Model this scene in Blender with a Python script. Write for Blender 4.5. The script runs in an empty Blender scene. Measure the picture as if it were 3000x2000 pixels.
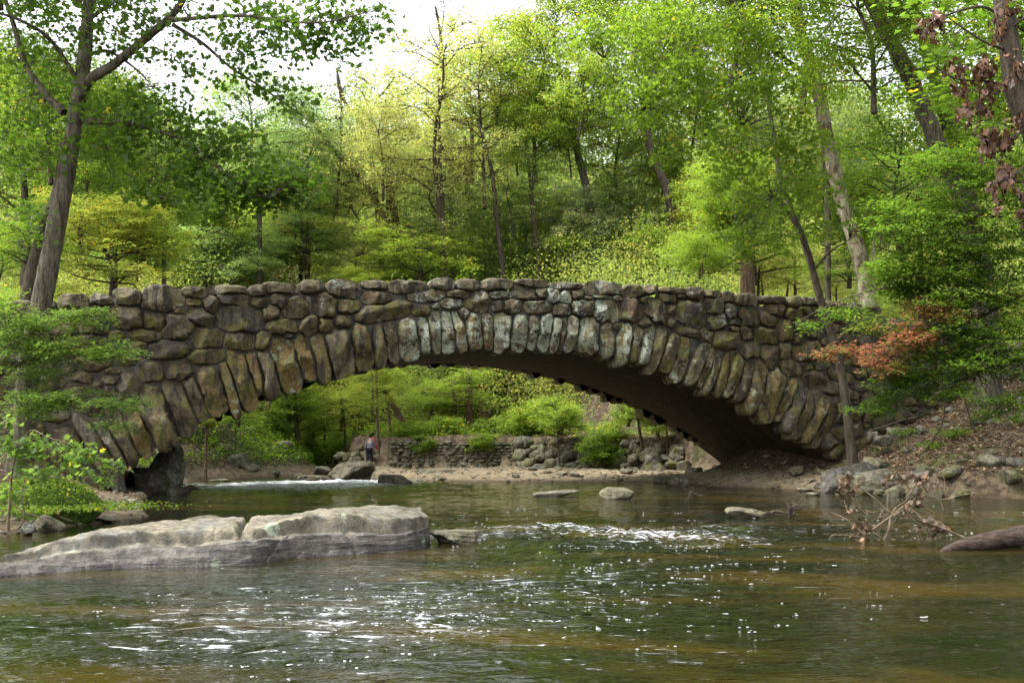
import bpy, math, random
import numpy as np
R = math.radians
random.seed(7)
rng = np.random.default_rng(7)
scene = bpy.context.scene
col = scene.collection
# ---------------------------------------------------------------- camera
FPX, HV, EYE = 3300.0, 1305.0, 1.6           # focal length in photo pixels, horizon row, eye height
cam_d = bpy.data.cameras.new('camera'); cam = bpy.data.objects.new('camera', cam_d); col.objects.link(cam)
cam.location = (0, 0, EYE); cam.rotation_euler = (R(90), 0, 0)
cam_d.sensor_width = 36.0; cam_d.lens = 36.0 * FPX / 3000.0
cam_d.shift_y = (HV - 1000.0) / 3000.0
cam_d.clip_start = 0.1; cam_d.clip_end = 600
scene.camera = cam
# ---------------------------------------------------------------- light
SUN_EL, SUN_AZ = 58.0, -105.0                  # azimuth from +Y towards +X
world = bpy.data.worlds.new('World'); scene.world = world; world.use_nodes = True
wt = world.node_tree; wt.nodes.clear()
sky = wt.nodes.new('ShaderNodeTexSky'); sky.sky_type = 'NISHITA'; sky.sun_disc = False
sky.sun_elevation = R(SUN_EL); sky.sun_rotation = R(SUN_AZ); sky.air_density = 1.0; sky.dust_density = 4.0; sky.ozone_density = 0.6
hs = wt.nodes.new('ShaderNodeHueSaturation'); hs.inputs['Saturation'].default_value = 0.22; hs.inputs['Value'].default_value = 1.0
bg = wt.nodes.new('ShaderNodeBackground'); bg.inputs['Strength'].default_value = 0.15
wo = wt.nodes.new('ShaderNodeOutputWorld')
wt.links.new(sky.outputs[0], hs.inputs['Color']); wt.links.new(hs.outputs[0], bg.inputs[0]); wt.links.new(bg.outputs[0], wo.inputs[0])
sl = bpy.data.lights.new('sun', 'SUN'); sl.energy = 1.25; sl.angle = R(40); sl.color = (1.0, 0.95, 0.85)
sun = bpy.data.objects.new('sun', sl); col.objects.link(sun)
from mathutils import Vector
sdir = Vector((math.sin(R(SUN_AZ)) * math.cos(R(SUN_EL)), math.cos(R(SUN_AZ)) * math.cos(R(SUN_EL)), math.sin(R(SUN_EL))))
sun.rotation_euler = sdir.to_track_quat('Z', 'Y').to_euler(); sun.location = sdir * 80
scene.view_settings.view_transform = 'Standard'; scene.view_settings.look = 'None'
scene.view_settings.exposure = 2.15; scene.view_settings.gamma = 1.0; scene.view_settings.use_curve_mapping = False
scene.render.engine = 'CYCLES'
cy = scene.cycles
cy.max_bounces = 7; cy.diffuse_bounces = 3; cy.glossy_bounces = 3; cy.transmission_bounces = 4; cy.transparent_max_bounces = 4
cy.use_denoising = True; cy.denoising_prefilter = 'ACCURATE'; cy.denoising_input_passes = 'RGB_ALBEDO_NORMAL'; cy.sample_clamp_indirect = 4.0
# ---------------------------------------------------------------- helpers
def P(u, v, Y):
    """the point at distance Y that the photograph shows at pixel (u, v)"""
    return np.array([(u - 1500.0) / FPX * Y, Y, EYE + (HV - v) / FPX * Y])
def W0(u, v):
    """point of the water surface shown at pixel (u, v)"""
    return P(u, v, EYE * FPX / (v - HV))
def _hash(ix, iy, iz, seed):
    h = (ix * 374761393 + iy * 668265263 + iz * 1274126177 + seed * 951274213) & 0xFFFFFFFF
    h = ((h ^ (h >> 13)) * 1103515245) & 0xFFFFFFFF
    h = ((h ^ (h >> 16)) * 2246822519) & 0xFFFFFFFF
    return ((h ^ (h >> 15)) & 0xFFFFFF) / float(0xFFFFFF)
def vnoise(p, seed=0):
    p = np.asarray(p, float); i = np.floor(p).astype(np.int64); f = p - i; f = f * f * (3 - 2 * f)
    o = 0
    for dx in (0, 1):
        wx = f[:, 0] if dx else 1 - f[:, 0]
        for dy in (0, 1):
            wy = f[:, 1] if dy else 1 - f[:, 1]
            for dz in (0, 1):
                wz = f[:, 2] if dz else 1 - f[:, 2]
                o = o + wx * wy * wz * _hash(i[:, 0] + dx, i[:, 1] + dy, i[:, 2] + dz, seed)
    return o * 2 - 1
def fbm(p, oct=4, seed=0, gain=0.5):
    p = np.asarray(p, float); a, o, s = 1.0, 0, 0
    for k in range(oct):
        o = o + a * vnoise(p * 2.03 ** k + 17.3 * k, seed + k); s += a; a *= gain
    return o / s
def tag(o, label=None, cat=None, group=None, kind=None):
    if label: o['label'] = label
    if cat: o['category'] = cat
    if group: o['group'] = group
    if kind: o['kind'] = kind
    return o
def empty(name, loc, rz=0.0):
    o = bpy.data.objects.new(name, None); col.objects.link(o); o.location = tuple(float(c) for c in loc)
    o.rotation_euler = (0, 0, rz); o.empty_display_size = 0.3
    return o
def mesh_data(name, V, F, mat=None, smooth=True, attrs=None):
    V = np.asarray(V, float); Fs = F if isinstance(F, list) else [F]
    Fs = [np.asarray(f, np.int32) for f in Fs if len(f)]
    me = bpy.data.meshes.new(name)
    me.vertices.add(len(V)); me.vertices.foreach_set('co', V.ravel())
    nl = sum(f.size for f in Fs); nf = sum(len(f) for f in Fs)
    me.loops.add(nl); me.loops.foreach_set('vertex_index', np.concatenate([f.ravel() for f in Fs]))
    st = []; c = 0
    for f in Fs:
        st.append(c + np.arange(len(f)) * f.shape[1]); c += f.size
    me.polygons.add(nf); me.polygons.foreach_set('loop_start', np.concatenate(st).astype(np.int32))
    me.update(calc_edges=True)
    if smooth: me.polygons.foreach_set('use_smooth', np.ones(nf, bool))
    for k, a in (attrs or {}).items():
        at = me.attributes.new(k, 'FLOAT', 'POINT'); at.data.foreach_set('value', np.asarray(a, np.float32))
    if mat: me.materials.append(mat)
    return me
def mobj(name, V, F, mat, parent=None, smooth=True, attrs=None, local=False):
    """ONE mesh object. V in world metres (or in the parent's own frame when local)."""
    V = np.asarray(V, float)
    if parent is not None:
        if not local:
            V = V - np.array(parent.location)
        o = bpy.data.objects.new(name, mesh_data(name, V, F, mat, smooth, attrs)); o.parent = parent
    else:
        b = np.array([V[:, 0].mean(), V[:, 1].mean(), V[:, 2].min()])
        o = bpy.data.objects.new(name, mesh_data(name, V - b, F, mat, smooth, attrs)); o.location = tuple(b)
    col.objects.link(o)
    return o
class MB:
    def __init__(s): s.V = []; s.F = {}; s.n = 0; s.A = {}
    def add(s, V, F, **attrs):
        V = np.asarray(V, float)
        for f in (F if isinstance(F, list) else [F]):
            f = np.asarray(f)
            if len(f): s.F.setdefault(f.shape[1], []).append(f + s.n)
        for k, a in attrs.items():
            s.A.setdefault(k, []).append(np.broadcast_to(np.asarray(a, float), (len(V),)))
        s.V.append(V); s.n += len(V)
    def data(s):
        return np.concatenate(s.V), [np.concatenate(f) for f in s.F.values()], {k: np.concatenate(a) for k, a in s.A.items()}
    def build(s, name, mat, parent=None, smooth=True, local=False):
        V, F, A = s.data()
        return mobj(name, V, F, mat, parent, smooth, A, local)
def spline(pts, n):
    """Catmull-Rom through the points, n samples"""
    p = np.asarray(pts, float)
    if len(p) == 2: t = np.linspace(0, 1, n)[:, None]; return p[0] * (1 - t) + p[1] * t
    q = np.vstack([2 * p[0] - p[1], p, 2 * p[-1] - p[-2]]); out = []
    for x in np.linspace(0, len(p) - 1, n):
        i = min(int(x), len(p) - 2); t = x - i; a, b, c, d = q[i], q[i + 1], q[i + 2], q[i + 3]
        out.append(0.5 * ((2 * b) + (-a + c) * t + (2 * a - 5 * b + 4 * c - d) * t * t + (-a + 3 * b - 3 * c + d) * t ** 3))
    return np.array(out)
def tube(pts, r0, r1=None, sides=7, n=None, bump=0.0, seed=0, rads=None, flare=0.0):
    pts = np.asarray(pts, float)
    if n: pts = spline(pts, n)
    N = len(pts); r1 = r0 if r1 is None else r1
    rad = np.linspace(r0, r1, N) if rads is None else np.interp(np.linspace(0, 1, N), np.linspace(0, 1, len(rads)), rads)
    if flare: rad = rad * (1 + flare * np.exp(-np.arange(N) / (N * 0.05)))
    T = np.gradient(pts, axis=0); T /= np.linalg.norm(T, axis=1)[:, None] + 1e-9
    ref = np.array([0.31, 0.9, 0.1]) if abs(T[0] @ np.array([0.31, 0.9, 0.1])) < 0.9 else np.array([1.0, 0, 0])
    A = np.cross(T, ref); A /= np.linalg.norm(A, axis=1)[:, None] + 1e-9; B = np.cross(T, A)
    th = np.linspace(0, 2 * math.pi, sides, endpoint=False)
    V = pts[:, None] + rad[:, None, None] * (A[:, None] * np.cos(th)[None, :, None] + B[:, None] * np.sin(th)[None, :, None])
    V = V.reshape(-1, 3)
    if bump:
        nn = fbm(V * np.array([6, 6, 1.5]), 3, seed); V = V + np.repeat(rad, sides)[:, None] * bump * nn[:, None] * ((V - np.repeat(pts, sides, 0)) / (np.repeat(rad, sides)[:, None] + 1e-9))
    i = np.arange(N - 1)[:, None] * sides; j = np.arange(sides)[None]; k = (j + 1) % sides
    F = np.stack([i + j, i + k, i + sides + k, i + sides + j], -1).reshape(-1, 4)
    V = np.vstack([V, pts[-1:]]); tip = len(V) - 1; b = (N - 1) * sides
    cap = np.stack([b + j[0], b + k[0], np.full(sides, tip)], -1)
    return V, [F, cap]
_ico = {}
def ico(sub):
    if sub in _ico: return _ico[sub]
    t = (1 + 5 ** .5) / 2
    v = [(-1, t, 0), (1, t, 0), (-1, -t, 0), (1, -t, 0), (0, -1, t), (0, 1, t), (0, -1, -t), (0, 1, -t), (t, 0, -1), (t, 0, 1), (-t, 0, -1), (-t, 0, 1)]
    f = [(0, 11, 5), (0, 5, 1), (0, 1, 7), (0, 7, 10), (0, 10, 11), (1, 5, 9), (5, 11, 4), (11, 10, 2), (10, 7, 6), (7, 1, 8), (3, 9, 4), (3, 4, 2), (3, 2, 6), (3, 6, 8), (3, 8, 9), (4, 9, 5), (2, 4, 11), (6, 2, 10), (8, 6, 7), (9, 8, 1)]
    v = [np.array(a) / np.linalg.norm(a) for a in v]
    for _ in range(sub):
        mid = {}; nf = []
        def m(a, b):
            k = (min(a, b), max(a, b))
            if k not in mid:
                c = v[a] + v[b]; v.append(c / np.linalg.norm(c)); mid[k] = len(v) - 1
            return mid[k]
        for a, b, c in f:
            ab, bc, ca = m(a, b), m(b, c), m(c, a); nf += [(a, ab, ca), (b, bc, ab), (c, ca, bc), (ab, bc, ca)]
        f = nf
    _ico[sub] = (np.array(v), np.array(f)); return _ico[sub]
def rock_shape(seed, dims, sub=4, angular=0.7, planes=11, rough=0.09):
    """a boulder: random planes cut a body, worn edges, fine relief; dims = full sizes, centre at the origin"""
    r = np.random.default_rng(seed); D, F = ico(sub)
    n = r.normal(size=(planes, 3)); n /= np.linalg.norm(n, axis=1)[:, None]
    n = np.vstack([n, [[0, 0, 1], [0, 0, -1]]]) + r.normal(0, .06, (planes + 2, 3)); n /= np.linalg.norm(n, axis=1)[:, None]
    d = r.uniform(0.62, 0.95, planes + 2)
    c = np.clip(D @ n.T, 1e-3, None); q = d / c
    k = 7 + angular * 34
    rad = (np.sum(q ** -k, axis=1) + 1.05 ** -k) ** (-1 / k)
    V = D * rad[:, None]; V /= np.abs(V).max(axis=0)
    V = V * (1 + rough * fbm(V * 2.2 + seed, 4, seed)[:, None] + rough * 0.5 * fbm(V * 7 + seed, 3, seed + 5)[:, None])
    return V * np.array(dims) / 2, F
def rotz(V, a): c, s = math.cos(a), math.sin(a); return V @ np.array([[c, s, 0], [-s, c, 0], [0, 0, 1]])
def rotx(V, a): c, s = math.cos(a), math.sin(a); return V @ np.array([[1, 0, 0], [0, c, s], [0, -s, c]])
def roty(V, a): c, s = math.cos(a), math.sin(a); return V @ np.array([[c, 0, -s], [0, 1, 0], [s, 0, c]])
# ---------------------------------------------------------------- materials
class NT:
    def __init__(s, name):
        s.m = bpy.data.materials.new(name); s.m.use_nodes = True; s.t = s.m.node_tree; s.t.nodes.clear()
        s.out = s.n('ShaderNodeOutputMaterial')
    def n(s, t, **kw):
        x = s.t.nodes.new(t)
        for k, v in kw.items(): setattr(x, k, v)
        return x
    def l(s, a, b): s.t.links.new(a, b)
    def noise(s, vec, scale, det=4, rough=0.55, dist=0.0):
        x = s.n('ShaderNodeTexNoise'); x.inputs['Scale'].default_value = scale; x.inputs['Detail'].default_value = det
        x.inputs['Roughness'].default_value = rough; x.inputs['Distortion'].default_value = dist
        if vec is not None: s.l(vec, x.inputs['Vector'])
        return x.outputs['Fac']
    def ramp(s, fac, stops, interp='LINEAR'):
        x = s.n('ShaderNodeValToRGB'); x.color_ramp.interpolation = interp; e = x.color_ramp.elements
        while len(e) < len(stops): e.new(0.5)
        for i, (p, c) in enumerate(stops):
            e[i].position = p; e[i].color = (c, c, c, 1) if isinstance(c, (int, float)) else tuple(c) + (1,)
        s.l(fac, x.inputs[0]); return x.outputs[0]
    def mix(s, f, a, b, mode='MIX'):
        x = s.n('ShaderNodeMix', data_type='RGBA', blend_type=mode)
        for i, v in ((0, f), (6, a), (7, b)):
            if isinstance(v, (int, float)): x.inputs[i].default_value = v
            elif isinstance(v, tuple): x.inputs[i].default_value = v + (1,)
            else: s.l(v, x.inputs[i])
        return x.outputs[2]
    def math(s, op, a, b=0.0, c=None, clamp=False):
        x = s.n('ShaderNodeMath', operation=op); x.use_clamp = clamp
        for i, v in enumerate((a, b, c)):
            if v is None: continue
            if isinstance(v, (int, float)): x.inputs[i].default_value = v
            else: s.l(v, x.inputs[i])
        return x.outputs[0]
    def attr(s, name): x = s.n('ShaderNodeAttribute', attribute_name=name); return x.outputs['Fac']
    def obj(s): return s.n('ShaderNodeTexCoord').outputs['Object']
    def rand(s): return s.n('ShaderNodeObjectInfo').outputs['Random']
    def mapping(s, vec, scale, rot=(0, 0, 0)):
        x = s.n('ShaderNodeMapping'); x.inputs['Scale'].default_value = scale; x.inputs['Rotation'].default_value = rot; s.l(vec, x.inputs['Vector']); return x.outputs[0]
    def bump(s, h, strength=0.5, dist=0.02, normal=None):
        x = s.n('ShaderNodeBump'); x.inputs['Strength'].default_value = strength; x.inputs['Distance'].default_value = dist
        s.l(h, x.inputs['Height'])
        if normal is not None: s.l(normal, x.inputs['Normal'])
        return x.outputs[0]
    def bsdf(s, color, rough=0.8, spec=0.3, normal=None, ior=None):
        b = s.n('ShaderNodeBsdfPrincipled')
        if isinstance(color, tuple): b.inputs['Base Color'].default_value = color + (1,)
        else: s.l(color, b.inputs['Base Color'])
        if isinstance(rough, (int, float)): b.inputs['Roughness'].default_value = rough
        else: s.l(rough, b.inputs['Roughness'])
        b.inputs['Specular IOR Level'].default_value = spec
        if ior: b.inputs['IOR'].default_value = ior
        if normal is not None: s.l(normal, b.inputs['Normal'])
        return b.outputs[0]
    def done(s, sh): s.l(sh, s.out.inputs['Surface']); return s.m
def stone_mat(name, cols, lichen=0.5, moss=0.4, scale=1.0, rough=0.75, stain=0.6, lichcol=(0.42, 0.47, 0.40), bumpd=0.06):
    t = NT(name); o = t.obj(); r = t.attr('rnd')
    off = t.n('ShaderNodeVectorMath', operation='ADD'); t.l(o, off.inputs[0])
    cmb = t.n('ShaderNodeCombineXYZ'); s31 = t.math('MULTIPLY', r, 37.0); t.l(s31, cmb.inputs[0]); t.l(s31, cmb.inputs[2]); t.l(cmb.outputs[0], off.inputs[1])
    o = off.outputs[0]
    base = t.ramp(r, [(i / (len(cols) - 1), c) for i, c in enumerate(cols)])
    n1 = t.noise(o, 2.2 * scale, 6, 0.62); n2 = t.noise(o, 9 * scale, 5, 0.6); n3 = t.noise(o, 40 * scale, 3, 0.6)
    c = t.mix(t.ramp(n1, [(0.40, 0.0), (0.58, 1.0)]), t.mix(0.5, base, (0.6, 0.55, 0.45), 'MULTIPLY'), base)
    c = t.mix(0.75, c, t.ramp(n2, [(0.36, 0.45), (0.64, 1.4)]), 'MULTIPLY')
    c = t.mix(0.5, c, t.ramp(n3, [(0.36, 0.5), (0.64, 1.3)]), 'MULTIPLY')
    # dark weather stains running downwards
    st = t.noise(t.mapping(o, (3.2 * scale, 3.2 * scale, 0.5 * scale)), 1.3, 4, 0.6)
    c = t.mix(t.math('MULTIPLY', t.ramp(st, [(0.49, 0.0), (0.56, 1.0)]), stain), c, (0.022, 0.018, 0.016))
    lm = t.attr('lich')
    ln = t.noise(o, 3.4 * scale, 9, 0.74)
    thr = t.math('MULTIPLY_ADD', lm, -0.15, 0.625)
    lf = t.math('MULTIPLY', t.math('SUBTRACT', ln, thr), 14.0, clamp=True)
    spots = t.math('MULTIPLY', t.math('SUBTRACT', n3, 0.38), 8.0, clamp=True)
    c = t.mix(t.math('MULTIPLY', t.math('MULTIPLY', lf, spots), lichen), c, lichcol)
    mn = t.noise(o, 1.7 * scale, 7, 0.68)
    mf = t.math('MULTIPLY', t.ramp(mn, [(0.50, 0.0), (0.60, 1.0)]), moss)
    mcol = t.mix(t.ramp(n2, [(0.35, 0.0), (0.65, 1.0)]), (0.055, 0.06, 0.008), (0.11, 0.10, 0.018))
    c = t.mix(mf, c, mcol)
    h = t.math('ADD', t.math('MULTIPLY', n2, 0.6), t.math('MULTIPLY', n3, 0.25))
    h = t.math('ADD', h, t.math('MULTIPLY', lf, 0.12))
    return t.done(t.bsdf(c, rough, 0.3, t.bump(h, 0.8, bumpd)))
M = {}
BR = [(0.085, 0.066, 0.036), (0.13, 0.098, 0.048), (0.11, 0.075, 0.04), (0.085, 0.08, 0.062), (0.15, 0.115, 0.055), (0.10, 0.083, 0.05), (0.06, 0.05, 0.034)]
BR = [tuple(c * .88 for c in b) for b in BR]
M['boulder'] = stone_mat('boulder_stone', BR, lichen=0.9, moss=0.75, stain=.8)
M['voussoir'] = stone_mat('arch_stone', [(0.10, 0.082, 0.048), (0.145, 0.105, 0.038), (0.11, 0.088, 0.058), (0.155, 0.11, 0.036), (0.11, 0.10, 0.082)], lichen=0.95, moss=0.75, stain=.8, lichcol=(0.34, 0.38, 0.30))
M['coping'] = stone_mat('coping_stone', [(0.12, 0.098, 0.06), (0.17, 0.145, 0.095), (0.10, 0.08, 0.055), (0.15, 0.125, 0.08)], lichen=0.6, moss=0.5, stain=0.8)
M['river_rock'] = stone_mat('river_rock_stone', [(0.14, 0.125, 0.09), (0.20, 0.18, 0.125), (0.13, 0.125, 0.10), (0.17, 0.15, 0.10)], lichen=0.5, moss=0.25, stain=0.5)
M['dark_rock'] = stone_mat('wet_dark_stone', [(0.06, 0.055, 0.05), (0.09, 0.085, 0.07), (0.05, 0.045, 0.04)], lichen=0.5, moss=0.3, rough=0.42)
M['wall_rock'] = stone_mat('wall_stone', [(0.12, 0.12, 0.09), (0.17, 0.16, 0.11), (0.10, 0.095, 0.08), (0.19, 0.19, 0.13)], lichen=0.4, moss=0.7)
def slab_mat():
    t = NT('foreground_slab_stone'); o = t.obj()
    n1 = t.noise(o, 1.1, 6, 0.6); n2 = t.noise(o, 5, 6, 0.62); n3 = t.noise(o, 30, 4, 0.62)
    lay = t.noise(t.mapping(o, (0.6, 0.8, 7.0)), 2.0, 5, 0.6)
    c = t.ramp(n1, [(0.4, (0.115, 0.105, 0.08)), (0.5, (0.17, 0.15, 0.105)), (0.6, (0.125, 0.12, 0.10))])
    face = t.attr('face')     # broken dark grey front beds, paler worn top
    c = t.mix(face, c, t.ramp(lay, [(0.42, (0.05, 0.046, 0.042)), (0.58, (0.105, 0.096, 0.084))]))
    c = t.mix(0.7, c, t.ramp(n2, [(0.40, 0.42), (0.60, 1.4)]), 'MULTIPLY')
    c = t.mix(0.45, c, t.ramp(n3, [(0.37, 0.55), (0.63, 1.3)]), 'MULTIPLY')
    vo = t.n('ShaderNodeTexVoronoi'); vo.inputs['Scale'].default_value = 1.9
    ad = t.n('ShaderNodeVectorMath', operation='ADD'); t.l(o, ad.inputs[0])
    nv = t.n('ShaderNodeTexNoise'); nv.inputs['Scale'].default_value = 6; t.l(o, nv.inputs['Vector'])
    sc = t.n('ShaderNodeVectorMath', operation='SCALE'); t.l(nv.outputs['Color'], sc.inputs[0]); sc.inputs['Scale'].default_value = 0.28
    t.l(sc.outputs[0], ad.inputs[1]); t.l(ad.outputs[0], vo.inputs['Vector'])
    sp = t.n('ShaderNodeSeparateColor'); t.l(vo.outputs['Color'], sp.inputs[0])
    rr = t.math('MULTIPLY_ADD', sp.outputs[0], 0.62, -0.26)
    lf = t.math('MULTIPLY', t.math('SUBTRACT', rr, vo.outputs['Distance']), 16.0, clamp=True)
    lf = t.math('MULTIPLY', lf, t.math('MULTIPLY', t.math('SUBTRACT', n2, 0.36), 7.0, clamp=True))
    c = t.mix(t.math('MULTIPLY', lf, 0.85), c, (0.31, 0.36, 0.25))
    wet = t.attr('wet')
    c = t.mix(t.math('MULTIPLY', wet, 0.75), c, (0.035, 0.030, 0.028))
    rgh = t.math('MULTIPLY_ADD', wet, -0.45, 0.78)
    h = t.math('ADD', t.math('MULTIPLY', n2, 0.5), t.math('MULTIPLY', n3, 0.2)); h = t.math('ADD', h, t.math('MULTIPLY', t.math('MULTIPLY', lay, face), 0.8))
    return t.done(t.bsdf(c, rgh, 0.35, t.bump(h, 1.0, 0.09)))
M['slab'] = slab_mat()
def simple_noise_mat(name, a, b, scale, rough=0.85, bumps=0.5, bd=0.02, stretch=(1, 1, 1), spec=0.25):
    t = NT(name); o = t.mapping(t.obj(), stretch); n = t.noise(o, scale, 6, 0.62); n2 = t.noise(o, scale * 6, 4, 0.6)
    c = t.mix(0.6, t.ramp(n, [(0.4, a), (0.6, b)]), t.ramp(n2, [(0.37, 0.5), (0.63, 1.35)]), 'MULTIPLY')
    return t.done(t.bsdf(c, rough, spec, t.bump(t.math('ADD', n, t.math('MULTIPLY', n2, 0.5)), bumps, bd)))
M['mortar'] = simple_noise_mat('mortar', (0.035, 0.03, 0.024), (0.075, 0.07, 0.055), 3)
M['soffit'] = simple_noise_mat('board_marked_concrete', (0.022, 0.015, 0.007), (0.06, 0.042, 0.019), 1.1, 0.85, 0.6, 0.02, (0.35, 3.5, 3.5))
M['road'] = simple_noise_mat('road_gravel', (0.10, 0.09, 0.07), (0.16, 0.14, 0.11), 3)
M['bark'] = simple_noise_mat('grey_bark', (0.045, 0.038, 0.026), (0.13, 0.115, 0.08), 3.5, 0.9, 0.9, 0.03, (3, 3, 0.6))
M['bark_dark'] = simple_noise_mat('dark_bark', (0.035, 0.027, 0.018), (0.085, 0.068, 0.048), 3.5, 0.9, 0.9, 0.03, (3, 3, 0.6))
M['bark_brown'] = simple_noise_mat('brown_bark', (0.07, 0.045, 0.028), (0.16, 0.11, 0.07), 3.5, 0.9, 0.9, 0.03, (3, 3, 0.6))
M['bark_patch'] = simple_noise_mat('flaking_patchy_bark', (0.07, 0.045, 0.025), (0.30, 0.27, 0.19), 1.6, 0.9, 0.6, 0.02, (1.6, 1.6, 0.9))
M['log'] = simple_noise_mat('wet_log_bark', (0.02, 0.013, 0.010), (0.075, 0.05, 0.037), 5, 0.7, 1.0, 0.03, (0.8, 4, 4))
M['twig'] = simple_noise_mat('dry_twig', (0.10, 0.075, 0.045), (0.22, 0.17, 0.11), 5)
def leaf_mat(name, c1, c2, acc, acc_from=0.93, trans=0.6, tcol=1.9, rough=0.45):
    t = NT(name); r = t.attr('rnd')
    c = t.ramp(r, [(0.0, c1), (acc_from - 0.02, c2), (acc_from, acc), (1.0, acc)])
    ob = t.rand(); c = t.mix(1.0, c, t.ramp(ob, [(0.0, (0.82, 0.86, 0.9)), (1.0, (1.15, 1.08, 1.0))]), 'MULTIPLY')
    b = t.bsdf(c, rough, 0.35)
    tr = t.n('ShaderNodeBsdfTranslucent'); t.l(t.mix(1.0, c, (tcol, tcol * 0.98, tcol * 0.55), 'MULTIPLY'), tr.inputs[0])
    mx = t.n('ShaderNodeMixShader'); mx.inputs[0].default_value = trans; t.l(b, mx.inputs[1]); t.l(tr.outputs[0], mx.inputs[2])
    return t.done(mx.outputs[0])
OR = (0.36, 0.16, 0.02); YE = (0.38, 0.30, 0.03)
M['lf_green'] = leaf_mat('mid_green_leaf', (0.065, 0.123, 0.017), (0.145, 0.232, 0.032), YE, 0.95)
M['lf_bright'] = leaf_mat('bright_green_leaf', (0.105, 0.175, 0.032), (0.225, 0.315, 0.065), YE, 0.94)
M['lf_yellow'] = leaf_mat('yellow_green_leaf', (0.12, 0.19, 0.035), (0.26, 0.32, 0.065), (0.34, 0.22, 0.04), 0.95)
M['lf_pale'] = leaf_mat('pale_yellow_leaf', (0.18, 0.215, 0.085), (0.35, 0.375, 0.17), (0.36, 0.25, 0.09), 0.93)
M['lf_dark'] = leaf_mat('dark_green_leaf', (0.038, 0.082, 0.012), (0.092, 0.16, 0.022), YE, 0.985)
M['lf_blue'] = leaf_mat('blue_green_leaf', (0.12, 0.20, 0.09), (0.25, 0.34, 0.17), (0.2, 0.2, 0.06), 0.97)
M['lf_silver'] = leaf_mat('silvery_green_leaf', (0.12, 0.16, 0.09), (0.25, 0.29, 0.19), YE, 0.96)
M['lf_fresh'] = leaf_mat('fresh_layered_leaf', (0.07, 0.14, 0.035), (0.17, 0.26, 0.07), YE, 0.95)
M['lf_red'] = leaf_mat('red_turning_leaf', (0.19, 0.065, 0.055), (0.27, 0.125, 0.10), (0.10, 0.16, 0.04), 0.68)
M['lf_orange'] = leaf_mat('orange_tinged_leaf', (0.12, 0.19, 0.04), (0.25, 0.29, 0.07), (0.36, 0.22, 0.03), 0.88)
M['lf_dead'] = leaf_mat('dead_brown_leaf', (0.05, 0.025, 0.016), (0.15, 0.08, 0.05), (0.22, 0.13, 0.09), 0.85, trans=0.15)
M['lf_beech'] = leaf_mat('beech_leaf', (0.05, 0.11, 0.016), (0.125, 0.21, 0.034), YE, 0.96)
M['lf_drift'] = leaf_mat('soaked_drift_leaf', (0.045, 0.032, 0.02), (0.15, 0.11, 0.075), (0.20, 0.12, 0.08), 0.9, trans=0.1)
M['lf_litter'] = leaf_mat('fallen_leaf', (0.10, 0.06, 0.03), (0.26, 0.16, 0.09), (0.36, 0.28, 0.20), 0.85, trans=0.05, rough=0.7)
# ---------------------------------------------------------------- ground
LB = [(-10, -7.5), (8, -8.2), (14, -8.8), (20, -9), (25.7, -8.3), (28, -9.2), (31, -10.2), (34, -11.2), (36, -11.6), (45, -13), (48, -13.8), (55, -15.3), (58, -12.2), (62, -11.2), (66, -10.8), (75, -13), (90, -20)]
RB = [(-10, 12), (8, 13), (15, 14.5), (20, 15.8), (30, 16.5), (33.8, 15.8), (35.2, 13.5), (36.5, 11.6), (39, 11.1), (42, 10.4), (43.8, 8), (46, 7.2), (48.6, 6.6), (49.4, 4.5), (49.8, 0), (50.3, -3), (51.2, -4.8), (54, -6.3), (62, -9.2), (70, -10), (90, -15)]
POLY = np.array([(x, y) for y, x in LB] + [(x, y) for y, x in reversed(RB)], float)
def river_dist(x, y):
    """positive on land, negative in the river"""
    x = np.asarray(x, float); y = np.asarray(y, float); best = np.full(x.shape, 1e9); ins = np.zeros(x.shape, bool)
    for i in range(len(POLY)):
        ax, ay = POLY[i]; bx, by = POLY[(i + 1) % len(POLY)]; dx, dy = bx - ax, by - ay
        t = np.clip(((x - ax) * dx + (y - ay) * dy) / (dx * dx + dy * dy), 0, 1)
        best = np.minimum(best, np.hypot(x - ax - t * dx, y - ay - t * dy))
        c = ((ay > y) != (by > y)) & (x < (bx - ax) * (y - ay) / (by - ay + 1e-12) + ax); ins ^= c
    return np.where(ins, -best, best)
def sstep(a, b, x): t = np.clip((x - a) / (b - a), 0, 1); return t * t * (3 - 2 * t)
WALLX = np.array([-9.5, -7.2, -4, 0, 3, 6, 9, 12]); WALLY = np.array([66, 62.5, 61.5, 61, 59.5, 57, 54.5, 53.5])
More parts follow.
